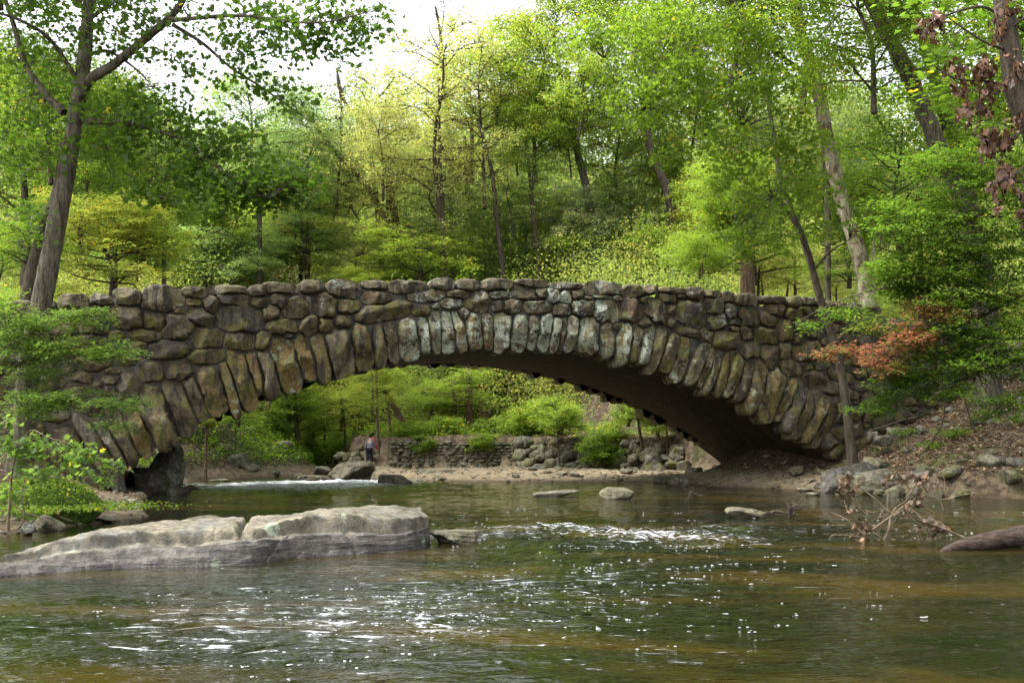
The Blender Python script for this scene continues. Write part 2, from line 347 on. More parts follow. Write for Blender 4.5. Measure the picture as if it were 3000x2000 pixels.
def ground_z(x, y):
    x = np.asarray(x, float); y = np.asarray(y, float); d = river_dist(x, y)
    left = x < np.interp(y, [0, 40, 66, 90], [0, 0, -9.5, -16])
    L = np.interp(d, [0, 1.2, 2.6, 4, 7, 12, 25, 60], [0.02, .22, .75, 1.5, 2.9, 4.6, 6.5, 12])
    Lf = np.interp(d, [0, .8, 2, 4, 8, 15, 60], [0.05, .5, 1.4, 3.0, 6.5, 9.5, 20])
    a = sstep(44, 52, y); L = L * (1 - a) + Lf * a
    Rr = np.interp(d, [0, 1, 2.6, 4.2, 7, 11, 18, 60], [0.02, .35, 1.05, 1.85, 3.2, 4.6, 6.4, 12])
    bar = np.interp(d, [0, 1, 6, 12], [0.02, .22, .38, .5])
    wl = np.interp(x, WALLX, WALLY)
    behind = y - wl
    Rf = np.where(behind < 0, bar, 2.05 + 0.05 * behind)
    Rf = bar + (Rf - bar) * sstep(-0.3, 0.3, behind) if True else Rf
    s = (x + 12.2) * .949 + (y - 35) * .3125
    b = sstep(47.5, 51, y) * (1 - sstep(25.5, 28, s))
    Rr = np.where(left, Rr, Rr * (1 - b) + Rf * b)
    wl2 = sstep(-1, 1, (np.interp(y, [0, 40, 66, 90], [0, 0, -9.5, -16]) - x) / (0.4 + 9 * sstep(66, 84, y))); z = L * wl2 + Rr * (1 - wl2)
    z = z + np.clip(y - 78, 0, None) * 0.30 * sstep(70, 100, y)
    z = z + 0.10 * fbm(np.stack([x * .7, y * .7, x * 0], -1).reshape(-1, 3), 4, 3).reshape(x.shape) * np.clip(d, 0, 1.5)
    z = z + .6 * sstep(0, .5, d) * sstep(12.6, 14.2, x) * (1 - sstep(37, 40, y))
    return np.where(d < 0, np.maximum(-1.1, d * 0.35 - 0.03), z)
def gz(x, y): return float(ground_z(np.array([x]), np.array([y]))[0])
def axis(*segs):
    out = []
    for a, b, st in segs: out += list(np.arange(a, b, st))
    return np.array(out + [segs[-1][1]])
def grid_mesh(X, Y, Z):
    ny, nx = X.shape; V = np.stack([X, Y, Z], -1).reshape(-1, 3)
    i = np.arange(ny - 1)[:, None] * nx + np.arange(nx - 1)[None]
    return V, np.stack([i, i + 1, i + nx + 1, i + nx], -1).reshape(-1, 4)
gx = axis((-140, -50, 6), (-50, -24, 1.5), (-24, 24, 0.22), (24, 50, 1.5), (50, 140, 6)); gy = axis((-30, 6, 3), (6, 14, 0.5), (14, 66, 0.22), (66, 110, 1.2), (110, 260, 6))
X, Y = np.meshgrid(gx, gy); Z = ground_z(X, Y); D = river_dist(X, Y)
V, F = grid_mesh(X, Y, Z)
sand = ((1 - sstep(0.30, 0.75, Z)) * sstep(-40, 0, X + 40)).ravel() * np.where((X > -9).ravel(), 1, .25) * (1 - .85 * sstep(11.8, 13.2, X).ravel() * (Y < 47).ravel())
def ground_mat():
    t = NT('woodland_floor'); o = t.obj(); n1 = t.noise(o, 0.5, 6, 0.65); n2 = t.noise(o, 4, 6, 0.65); n3 = t.noise(o, 25, 4, 0.6)
    c = t.ramp(n2, [(0.4, (0.03, 0.022, 0.014)), (0.5, (0.07, 0.05, 0.033)), (0.6, (0.13, 0.095, 0.065))])
    c = t.mix(t.ramp(n1, [(0.52, 0.0), (0.64, 0.7)]), c, (0.045, 0.065, 0.014))
    c = t.mix(t.attr('sand'), c, t.ramp(n2, [(0.4, (0.16, 0.125, 0.08)), (0.6, (0.27, 0.215, 0.145))]))
    c = t.mix(0.6, c, t.ramp(n3, [(0.38, 0.4), (0.62, 1.45)]), 'MULTIPLY')
    c = t.mix(t.math('MULTIPLY', t.attr('wet'), 0.7), c, (0.05, 0.035, 0.02))
    return t.done(t.bsdf(c, 0.9, 0.2, t.bump(t.math('ADD', n2, t.math('MULTIPLY', n3, .5)), 0.8, 0.05)))
M['ground'] = ground_mat()
wet = (1 - sstep(0.03, 0.14, Z)).ravel()
tag(mobj('ground', V, F, M['ground'], attrs={'sand': sand, 'wet': wet}), kind='structure')
# ---------------------------------------------------------------- water
def zone(x, y, cx, cy_, rx, ry, a=0.0):
    c, s = math.cos(a), math.sin(a); dx = x - cx; dy = y - cy_; u = c * dx + s * dy; v = -s * dx + c * dy
    return np.exp(-((u / rx) ** 2 + (v / ry) ** 2))
def water():
    nr, nc = 430, 860
    yy = 5.2 * (82 / 5.2) ** np.linspace(0, 1, nr); aa = np.linspace(-.56, .56, nc)
    Y = np.repeat(yy[:, None], nc, 1); X = aa[None] * (Y + 13)
    x, y = X.ravel(), Y.ravel(); z0 = np.zeros_like(x)
    def f(sx, sy, seed, ang=0.0, oct=3):
        c, s = math.cos(ang), math.sin(ang); return fbm(np.stack([(c * x + s * y) * sx, (-s * x + c * y) * sy, z0], -1), oct, seed)
    rap = .7 * zone(x, y, .5, 21.6, 1.6, .8) + .6 * zone(x, y, 1.6, 20.4, 1.8, 1.3, -.3) + .5 * zone(x, y, -1.8, 20.6, 1.6, .5) + .5 * zone(x, y, 4.6, 21.5, 1.6, .9) + .7 * zone(x, y, 3.2, 19.6, 1.8, 1.4, -.3) + .6 * zone(x, y, -.9, 19.9, 1.5, .5) + .4 * zone(x, y, 2.0, 17.6, 1.4, 1.0)
    far = 1.35 * zone(x, y, -9.0, 44.0, 4.6, 5.6, -.1) + .9 * zone(x, y, -6.2, 48.5, 2.6, 2.2)
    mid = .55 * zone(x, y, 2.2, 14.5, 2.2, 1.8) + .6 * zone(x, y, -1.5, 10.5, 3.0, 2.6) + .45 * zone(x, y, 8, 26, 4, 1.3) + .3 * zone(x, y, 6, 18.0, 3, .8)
    rip = np.clip(zone(x, y, -1.7, 10.0, 3.2, 2.6) + zone(x, y, .2, 13.0, 2.8, 1.8) + .8 * zone(x, y, 3.2, 17.5, 3.2, 2.0) + .35 * zone(x, y, 7, 25, 5, 3) + rap + far, 0, 1.5)
    calm = zone(x, y, 0, 31, 14, 6)
    amp = .5 + 1.6 * rap + 1.4 * far + .9 * rip * (1 - np.clip(rap, 0, 1)) - .36 * calm
    z = amp * (.040 * f(.55, .9, 1, .25) + .026 * f(1.6, 2.6, 4, -.2) + .011 * f(4.5, 7.5, 8, .15) * (1 + rap))
    rid = 1 - np.abs(f(2.2, 3.6, 21, .1, 4)) * 2.2
    z += (rap * .085 + far * .06) * np.clip(rid, 0, 1) + .05 * zone(x, y, -.4, 21.2, 1.6, .5) + .04 * zone(x, y, 2.4, 21.0, 1.2, .4)
    foam_glint = np.clip(rap * 1.1 + far * 1.5 + .45 * mid + .55 * zone(x, y, -1.7, 10.2, 2.6, 2.2) + .4 * zone(x, y, .4, 13.4, 2.2, 1.6), 0, 2)  # rapids foam, plus sky glints painted as white streaks in mid stream
    V, F = grid_mesh(X, Y, z.reshape(X.shape))
    t = NT('river_water'); o = t.obj()
    n1 = t.noise(t.mapping(o, (.22, .5, 1)), 1.0, 4, .55, .6); n2 = t.noise(t.mapping(o, (1.1, 3.0, 1)), 2.0, 4, .6)
    c = t.ramp(n1, [(.40, (.004, .006, .0015)), (.50, (.008, .009, .002)), (.62, (.030, .020, .003))])
    h1 = t.noise(t.mapping(o, (2.4, 5.0, 2.4), (0, 0, .15)), 1.0, 2.5, .55, .4); h2 = t.noise(t.mapping(o, (8, 17, 8), (0, 0, -.12)), 1.0, 2.5, .55, .3)
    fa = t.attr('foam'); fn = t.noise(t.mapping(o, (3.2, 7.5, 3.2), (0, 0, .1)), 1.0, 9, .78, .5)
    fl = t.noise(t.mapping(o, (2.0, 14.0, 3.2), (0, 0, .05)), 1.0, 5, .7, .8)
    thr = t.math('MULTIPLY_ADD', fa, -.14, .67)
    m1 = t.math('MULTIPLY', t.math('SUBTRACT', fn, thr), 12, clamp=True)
    foam_glint_streaks = t.math('MULTIPLY', t.math('SUBTRACT', fl, t.math('MULTIPLY_ADD', fa, -.12, .68)), 16, clamp=True)  # thin white streaks: foam in the rapids, painted sky glints elsewhere
    m = t.math('MAXIMUM', m1, foam_glint_streaks)
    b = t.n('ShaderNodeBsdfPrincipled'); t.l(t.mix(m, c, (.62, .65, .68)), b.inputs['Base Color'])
    t.l(t.math('MULTIPLY_ADD', m, .5, .025), b.inputs['Roughness']); b.inputs['IOR'].default_value = 1.33; b.inputs['Specular IOR Level'].default_value = .5
    ra = t.attr('rip'); nb = t.bump(h1, .9, .055); nb.node.inputs['Strength'].default_value = .9; sr = t.math('MULTIPLY_ADD', ra, .45, .5, clamp=True); t.l(sr, nb.node.inputs['Strength']); nb = t.bump(h2, .8, .022, nb); t.l(sr, nb.node.inputs['Strength']); nb = t.bump(m, .4, .02, nb); t.l(nb, b.inputs['Normal'])
    M['water'] = t.done(b.outputs[0])
    w = mobj('river_water', V, F, M['water'], attrs={'foam': foam_glint, 'rip': rip}); tag(w, kind='structure'); return w
water()
# ---------------------------------------------------------------- bridge frame: x along the face, y back through the bridge, z up
PL = np.array([-12.2, 35.0, 0.0]); EX, EY = .949, .3125; BW = 9.7
bridge = empty('stone_arch_bridge', PL, math.atan2(EY, EX))
tag(bridge, 'rustic boulder stone arch bridge with fan of tall arch stones spanning the creek', 'bridge')
def fp(u, v):
    a = (u - 1500.0) / FPX; s = (12.2 + 35 * a) / (EX - EY * a); Y = 35 + EY * s
    return s, EYE + (HV - v) / FPX * Y
def dsdu(u): return (fp(u + 5, 1000)[0] - fp(u - 5, 1000)[0]) / 10
def sc_(u): return (35 + EY * fp(u, 1000)[0]) / FPX
CS, CZ, CR = 13.14, -17.225, 22.15
def zsof(s): return CZ + math.sqrt(max((CR + .14) ** 2 - (s - CS) ** 2, 0)) if abs(s - CS) < CR else -9
WIN = dict(A=(150, 820), B=(0, 1080), C=(650, 800), D=(1200, 780), E=(1700, 800), F=(2100, 840), G=(1950, 1000))
def wpx(w, x, y): return WIN[w][0] + x / 3.92, WIN[w][1] + y / 3.92
COP = {'A': [(-60, 290, 130, 70), (265, 240, 175, 85), (580, 225, 150, 62), (880, 195, 165, 95), (1280, 220, 250, 142), (1640, 145, 145, 65), (2030, 120, 235, 60), (-330, 310, 140, 70)],
 'C': [(410, 200, 105, 72), (670, 170, 205, 65), (1030, 165, 160, 78), (1395, 185, 210, 102), (1750, 140, 160, 52), (2130, 160, 230, 75)],
 'D': [(390, 205, 135, 70), (680, 215, 155, 60), (1010, 215, 180, 72), (1400, 195, 200, 45), (1800, 225, 205, 40)],
 'E': [(270, 180, 235, 82), (610, 205, 120, 82), (800, 190, 85, 57), (1060, 200, 165, 35), (1310, 245, 105, 80), (1510, 235, 115, 40), (1690, 270, 75, 62), (1890, 300, 150, 65), (2190, 305, 160, 45)],
 'F': [(880, 175, 80, 70), (1040, 170, 80, 52), (1160, 190, 60, 50), (1290, 205, 80, 45), (1420, 215, 70, 35), (1570, 240, 90, 50), (1760, 270, 110, 50)]}
FLD = {'A': [(870, 440, 185, 140), (1185, 470, 130, 112), (1450, 540, 180, 150, 12), (1475, 360, 70, 45), (1640, 260, 100, 50), (1830, 290, 95, 105), (2090, 220, 195, 76), (1700, 420, 190, 115, 22), (2180, 450, 290, 155), (1080, 640, 170, 80, 5), (755, 640, 95, 55), (1010, 770, 100, 78), (1330, 800, 275, 112, -4), (1790, 670, 185, 125), (1780, 880, 215, 90, -5), (2160, 715, 185, 102), (1160, 1060, 140, 118), (1450, 1040, 155, 128), (900, 1220, 140, 138), (700, 1150, 120, 62), (700, 1050, 100, 42), (640, 1290, 120, 60), (480, 930, 200, 110), (200, 1000, 120, 92), (350, 1120, 120, 70), (100, 820, 200, 90), (450, 520, 200, 110), (150, 560, 140, 110), (300, 390, 150, 70), (420, 720, 180, 100), (850, 900, 150, 80), (-150, 450, 160, 120), (-150, 700, 170, 110), (-120, 950, 150, 110), (0, 1180, 150, 90), (300, 1300, 170, 80)],
 'B': [(620, 520, 190, 95), (760, 950, 200, 290), (430, 720, 112, 125), (740, 1330, 170, 130), (1070, 1350, 150, 140), (480, 1340, 110, 72), (450, 1040, 140, 150), (150, 700, 170, 150), (150, 1000, 150, 130), (120, 1300, 180, 120), (200, 400, 200, 140)],
 'C': [(440, 350, 100, 72), (650, 320, 100, 92), (560, 465, 115, 112), (870, 400, 182, 132, -8), (1180, 380, 140, 142, 15), (1460, 390, 145, 87), (1780, 300, 165, 87), (1840, 440, 340, 105, -10), (1000, 590, 112, 132, 8), (1190, 600, 92, 92), (1390, 550, 112, 82), (680, 620, 198, 100), (760, 715, 60, 45), (475, 775, 100, 107)],
 'D': [(190, 335, 212, 66), (130, 505, 128, 67, -3), (570, 330, 155, 52), (490, 430, 130, 77), (770, 410, 152, 112), (1050, 325, 122, 52, -5), (1310, 310, 178, 76, 18), (1510, 315, 80, 62), (1000, 460, 66, 62), (1180, 460, 112, 87), (1460, 465, 172, 82), (1640, 340, 82, 87), (1790, 365, 76, 76), (1910, 330, 76, 66), (1740, 495, 106, 76), (1980, 475, 152, 106), (610, 540, 60, 78, -20)],
 'E': [(85, 290, 50, 26), (250, 275, 107, 20), (430, 285, 72, 36), (290, 430, 152, 122), (590, 430, 152, 142), (710, 310, 52, 50), (870, 440, 147, 147), (1000, 300, 102, 66, 15), (1140, 270, 47, 32), (1040, 410, 55, 75), (1250, 470, 177, 172, 10), (1050, 575, 72, 56), (1520, 380, 122, 92), (1560, 570, 127, 96), (1720, 440, 67, 92), (1770, 565, 76, 52), (1920, 510, 117, 107), (2150, 530, 97, 92), (2230, 430, 122, 76), (1240, 675, 132, 56, 10), (1450, 720, 92, 66, 20), (1680, 765, 162, 122), (1760, 640, 56, 42), (1900, 700, 77, 82), (2120, 720, 142, 107), (1930, 885, 107, 97), (2170, 960, 102, 127, 20)],
 'F': [(880, 320, 137, 72), (1040, 290, 52, 52), (1150, 270, 62, 62), (785, 500, 112, 137), (970, 460, 72, 62), (930, 610, 82, 76, -30), (1110, 530, 97, 87), (1130, 405, 92, 42), (1220, 640, 62, 52), (1020, 730, 182, 122, -12), (770, 740, 76, 112), (840, 930, 137, 92, 10), (1040, 930, 72, 32), (1190, 900, 102, 62, -20), (1120, 1060, 142, 112), (1310, 1170, 102, 82), (1330, 1000, 72, 82), (1420, 590, 112, 72), (1550, 470, 90, 60), (1640, 860, 122, 62), (1620, 1000, 92, 72), (1660, 1140, 122, 76), (1500, 1050, 82, 62), (1540, 1240, 92, 62), (1450, 740, 90, 70), (1350, 480, 82, 62), (1400, 380, 100, 50), (1500, 290, 100, 50), (1700, 640, 112, 82), (1800, 800, 102, 82), (1460, 890, 82, 62), (1700, 400, 120, 80), (1420, 1450, 92, 132), (1850, 550, 110, 90), (1850, 1000, 120, 90), (1950, 750, 110, 90), (2050, 500, 120, 100), (2060, 900, 120, 90), (1250, 330, 70, 60)]}
# arch stones: (window, top x, top y, bottom x, bottom y, half width)
VOU = [('B', 870, 530, 1380, 1370, 100), ('B', 1060, 540, 1450, 1100, 78), ('B', 1240, 430, 1530, 1080, 110), ('B', 1440, 430, 1720, 990, 122), ('B', 1700, 230, 1930, 920, 165), ('B', 1950, 160, 2170, 740, 135), ('A', 1560, 1110, 1760, 1580, 92), ('A', 1740, 1030, 1930, 1540, 145), ('A', 1960, 930, 2140, 1560, 66), ('A', 2080, 820, 2300, 1480, 112), ('C', 330, 920, 470, 1370, 76), ('C', 480, 900, 590, 1430, 115), ('C', 650, 740, 810, 1350, 146), ('C', 880, 710, 1040, 1210, 100), ('C', 1080, 700, 1190, 1240, 96), ('C', 1300, 640, 1420, 1170, 150), ('C', 1570, 600, 1650, 1100, 112), ('C', 1790, 620, 1830, 1070, 80), ('C', 1900, 550, 1980, 1010, 76), ('C', 2110, 530, 2170, 1000, 126), ('D', 130, 590, 190, 1000, 66), ('D', 280, 500, 300, 980, 76), ('D', 410, 540, 440, 990, 92), ('D', 520, 530, 610, 970, 66), ('D', 740, 560, 760, 940, 92), ('D', 880, 550, 900, 950, 70), ('D', 1080, 540, 1040, 980, 102), ('D', 1270, 560, 1240, 960, 92), ('D', 1430, 570, 1390, 940, 62), ('D', 1580, 540, 1520, 960, 78), ('D', 1700, 590, 1640, 970, 62), ('D', 1785, 570, 1730, 950, 42), ('D', 1880, 580, 1800, 970, 76), ('D', 2070, 600, 2040, 1000, 116), ('E', 310, 570, 280, 980, 86), ('E', 530, 580, 450, 1050, 82), ('E', 670, 620, 590, 1020, 62), ('E', 810, 610, 700, 1040, 76), ('E', 950, 610, 800, 1130, 64), ('E', 1090, 720, 960, 1110, 86), ('E', 1200, 750, 1090, 1230, 82), ('E', 1450, 800, 1240, 1270, 76), ('E', 1520, 870, 1370, 1290, 56), ('E', 1610, 860, 1430, 1370, 60), ('E', 1720, 910, 1560, 1400, 64), ('E', 1830, 930, 1670, 1390, 76), ('E', 1970, 1000, 1810, 1450, 72), ('G', 1110, 230, 960, 790, 100), ('G', 1300, 310, 1130, 890, 120), ('G', 1480, 430, 1270, 890, 62), ('G', 1590, 470, 1390, 1010, 86), ('G', 1720, 540, 1480, 1090, 76), ('G', 1870, 610, 1600, 1130, 76), ('G', 1950, 720, 1700, 1190, 66)]
stones = []      # s, z, half length along own x, half height, rotation, kind
for kind, D_ in (('coping', COP), ('boulder', FLD)):
    for w, L_ in D_.items():
        for it in L_:
            u, v = wpx(w, it[0], it[1]); s, z = fp(u, v); rot = -R(it[4]) if len(it) > 4 else R(random.uniform(-5, 5)) * (kind == 'boulder')
            stones.append([s, z, it[2] / 3.92 * dsdu(u), it[3] / 3.92 * sc_(u), rot, kind])
for w, x0, y0, x1, y1, hw in VOU:
    u0, v0 = wpx(w, x0, y0); u1, v1 = wpx(w, x1, y1); a = np.array(fp(u0, v0)); b = np.array(fp(u1, v1)); d = b - a; Ln = np.hypot(*d)
    stones.append([*(a + b) / 2, hw / 3.92 * sc_(u0) * 1.04, Ln / 2 * 1.03, math.atan2(d[0], -d[1]), 'voussoir'])
TOPS = np.array([fp(u, v) for u, v in [(-60, 905), (60, 893), (150, 872), (250, 858), (420, 850), (700, 840), (1000, 832), (1300, 830), (1600, 840), (1800, 846), (2000, 862), (2200, 880), (2400, 895), (2500, 905), (2700, 925), (2800, 935)]])
def ztop(s): return float(np.interp(s, TOPS[:, 0], TOPS[:, 1]))
# small stones fill what the traced ones leave open
def inside(s, z, k=1.12):
    for q in stones:
        c, sn = math.cos(-q[4]), math.sin(-q[4]); dx, dz = s - q[0], z - q[1]
        if (abs((c * dx - sn * dz) / q[2]) ** 2.6 + abs((sn * dx + c * dz) / q[3]) ** 2.6) ** (1 / 2.6) < k: return True
    return False
rf = random.Random(3)
for rad in (.34, .22, .14):
    for _ in range(2600):
        s = rf.uniform(-5.2, 33.5); z = rf.uniform(-.3, 6.6)
        if z > ztop(s) - .35 - rad or (-.9 < s < 27.1 and z < zsof(s) + .25): continue
        if any(inside(s + dx * rad, z + dz * rad, 1.04) for dx, dz in ((0, 0), (.7, 0), (-.7, 0), (0, .55), (0, -.55))): continue
        stones.append([s, z, rad * rf.uniform(.95, 1.35), rad * rf.uniform(.7, .95), R(rf.uniform(-15, 15)), 'boulder'])
S = np.array([[q[0], q[1], q[2], q[3], q[4]] for q in stones])
NA, PW = 44, 2.7
EXPO = [2.9 if q[5] != 'voussoir' else 3.0 for q in stones]
def norm_to(idx, pts):
    c, sn = np.cos(-S[idx, 4]), np.sin(-S[idx, 4]); dx = pts[..., 0, None] - S[idx, 0]; dz = pts[..., 1, None] - S[idx, 1]
    a = np.abs((c * dx - sn * dz) / S[idx, 2]); b = np.abs((sn * dx + c * dz) / S[idx, 3])
    return (a ** PW + b ** PW) ** (1 / PW)
def outline(i):
    th = np.linspace(0, 2 * math.pi, NA, endpoint=False); ct, st = np.cos(th), np.sin(th); q = S[i]; reach = max(q[2], q[3])
    r0 = 1.13 / ((np.abs(ct)) ** PW + np.abs(st) ** PW) ** (1 / PW)
    ex = np.stack([ct * q[2], st * q[3]], -1) * r0[:, None]; c, sn = math.cos(q[4]), math.sin(q[4])
    ex = np.stack([c * ex[:, 0] - sn * ex[:, 1], sn * ex[:, 0] + c * ex[:, 1]], -1)
    nb = [j for j in range(len(S)) if j != i and math.hypot(S[j, 0] - q[0], S[j, 1] - q[1]) < reach + max(S[j, 2], S[j, 3]) * 1.2 + .1]
    fr = np.linspace(.2, 1, 33); pts = q[:2] + ex[:, None] * fr[None, :, None]
    if nb:
        di = norm_to(np.array([i]), pts)[..., 0]; dj = norm_to(np.array(nb), pts).min(-1)
        bad = dj < di; first = np.where(bad.any(1), bad.argmax(1) - 1, 32); f = fr[np.clip(first, 0, 32)]
    else: f = np.ones(NA)
    rad = np.linalg.norm(ex, axis=1) * f; rad = rad - (.032 if stones[i][5] == 'voussoir' else .024)
    rad = np.clip(rad, .04, None); rad = (np.roll(rad, 1) + 2 * rad + np.roll(rad, -1)) / 4
    return q[:2] + ex / np.linalg.norm(ex, axis=1)[:, None] * rad[:, None]
def stone_mesh(i, kind, seed):
    r = np.random.default_rng(seed); O = outline(i); c = O.mean(0); size = min(S[i, 2], S[i, 3])
    O = O + .03 * size / .3 * fbm(np.c_[O * 5, np.full(NA, seed * 1.7)], 2, seed)[:, None] * (O - c) / (np.linalg.norm(O - c, axis=1)[:, None] + 1e-6) * 3
    bulge = {'coping': .20, 'boulder': .17, 'voussoir': .22}[kind] + .30 * min(size, .5) * r.uniform(.7, 1.15)
    rho = np.array([1, 1, .985, .955, .90, .82, .70, .55, .38, .2, 0.07]); pts = []; off = []
    back = {'coping': .55, 'boulder': .3, 'voussoir': .75}[kind]
    for k, h in enumerate(rho):
        pts.append(c + (O - c) * h); off.append(np.full(NA, -back if k == 0 else bulge * (1 - h ** 3.4) ** .6))
    pts = np.concatenate(pts); off = np.concatenate(off)
    # flat facets where the stone was split
    for _ in range(r.integers(2, 6)):
        a = r.uniform(0, 2 * math.pi); tilt = r.uniform(.15, .75); d = (pts - c) @ np.array([math.cos(a), math.sin(a)])
        pl = bulge * r.uniform(.62, .95) - tilt * (d - size * r.uniform(-.1, .35)); off = np.where(off > 0, np.minimum(off, np.maximum(pl, .01)), off)
    N3 = np.c_[pts, np.full(len(pts), seed * 3.1)]
    m = off > 0
    off = off + m * (.06 * fbm(N3 * 2.6, 4, seed) + .022 * fbm(N3 * 8, 3, seed + 9)); 
    V = np.c_[pts[:, 0], -off, pts[:, 1]]
    V = np.vstack([V, [c[0], V[-NA:, 1].mean(), c[1]]])
    K = len(rho); i_ = np.arange(K - 1)[:, None] * NA; j = np.arange(NA)[None]; k2 = (j + 1) % NA
    F = np.stack([i_ + j, i_ + k2, i_ + NA + k2, i_ + NA + j], -1).reshape(-1, 4); b = (K - 1) * NA
    cap = np.stack([b + j[0], b + k2[0], np.full(NA, len(V) - 1)], -1)
    return V, [F, cap]
def lich_at(s, kind, r):
    m = math.exp(-((s - 13.5) / 6.5) ** 2)
    return float(np.clip({'voussoir': .25 + .95 * m, 'boulder': .05 + .85 * m, 'coping': .2 + .5 * m}[kind] + r.uniform(-.35, .3), 0, 1.25))
order = sorted(range(len(stones)), key=lambda i: -S[i, 2] * S[i, 3])
nb_b = 0; small = MB(); rs = random.Random(5)
for i in order:
    kind = stones[i][5]; V, F = stone_mesh(i, kind, i + 11); rn = rs.random(); lc = lich_at(S[i, 0], kind, rs)
    if kind == 'boulder' and nb_b >= 96: small.add(V, F, rnd=rn, lich=lc); continue
    nb_b += kind == 'boulder'
    o = mobj({'coping': 'coping_stone', 'boulder': 'wall_boulder', 'voussoir': 'arch_stone'}[kind], V, F, M[kind], bridge, attrs={'rnd': np.full(len(V), rn), 'lich': np.full(len(V), lc)}, local=True)
    if kind == 'voussoir' and S[i, 0] > 1.0:           # the far face carries the same ring
        c = o.copy(); col.objects.link(c); c.scale = (1, -1, 1); c.location = (0, BW, .12)
tag(small.build('small_wall_stones', M['boulder'], bridge, local=True), kind='stuff')
# core walls, deck, soffit
ss = np.concatenate([np.linspace(-9, -1, 9), np.linspace(-.9, 27.15, 90), np.linspace(27.3, 33.6, 8)])
def strip(rows, quads):      # rows: list of (N,3)
    n = len(rows[0]); V = np.concatenate(rows); F = []
    for a, b in quads: i = np.arange(n - 1); F.append(np.stack([a * n + i, a * n + i + 1, b * n + i + 1, b * n + i], -1))
    return V, np.concatenate(F)
zt = np.array([ztop(s) for s in ss]); zb = np.array([max(zsof(s), -1.2) if -.9 <= s <= 27.15 else -1.2 for s in ss])
def ln(z, y): return np.c_[ss, np.full(len(ss), y), z]
V, F = strip([ln(zb, .04), ln(zt - .18, .04), ln(zt - .18, .55), ln(zt - 1.1, .55), ln(zt - 1.1, BW - .55), ln(zt - .18, BW - .55), ln(zt - .18, BW - .04), ln(zb, BW - .04)], [(0, 1), (1, 2), (2, 3), (4, 5), (5, 6), (6, 7)])
mobj('spandrel_wall', V, F, M['mortar'], bridge, smooth=False, attrs={'rnd': np.zeros(len(V)), 'lich': np.zeros(len(V))}, local=True)
V, F = strip([ln(zt - 1.09, .56), ln(zt - 1.09, BW - .56)], [(0, 1)])
mobj('road_surface', V, F, M['road'], bridge, local=True)
sa = np.linspace(-.75, 27.0, 110); yy = np.linspace(.03, BW - .03, 30)
X, Y = np.meshgrid(sa, yy); Z = np.vectorize(zsof)(X) - .01; V, F = grid_mesh(X, Y, Z)
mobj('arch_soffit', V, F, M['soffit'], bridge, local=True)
for nm, s0, s1 in (('abutment', -9, -.75), ('abutment', 27.0, 33.6)):
    V = np.array([[a, b, c] for a in (s0, s1) for b in (.05, BW - .05) for c in (-1.2, 1.0)], float)
    mobj(nm, V, np.array([(0, 1, 3, 2), (4, 6, 7, 5), (0, 4, 5, 1), (2, 3, 7, 6), (1, 5, 7, 3)]), M['mortar'], bridge, smooth=False, local=True)
# ---------------------------------------------------------------- boulders and rocks
def rock(label, u, v, wpx_, hpx, Yd=None, depth=1.0, seed=1, angular=.7, tilt=0.0, yaw=0.0, mat='river_rock', sink=.3, name='boulder', group=None, lich=.4, rnd=None, cat='rock', sub=4, z0=None):
    """v = the row where the rock meets water or ground"""
    if Yd is None: Yd = EYE * FPX / (v - HV)
    p = P(u, v, Yd); w = wpx_ / FPX * Yd; h = hpx / FPX * Yd; full = h * (1 + sink)
    V, F = rock_shape(seed, (w * 1.02, max(w * depth, .15), full * (1.05 if tilt == 0 else 1.0)), sub, angular)
    V = roty(rotz(V, yaw), tilt); V = V * np.array([w / np.ptp(V[:, 0]), 1, full / np.ptp(V[:, 2])]); V[:, 2] += full / 2 - h * sink - (V[:, 2].max() + V[:, 2].min()) / 2
    V = V + p + np.array([0, np.ptp(V[:, 1]) * .35, 0])
    o = mobj(name, V, F, M[mat], attrs={'rnd': np.full(len(V), random.random() if rnd is None else rnd), 'lich': np.full(len(V), lich)})
    return tag(o, label, cat, group)
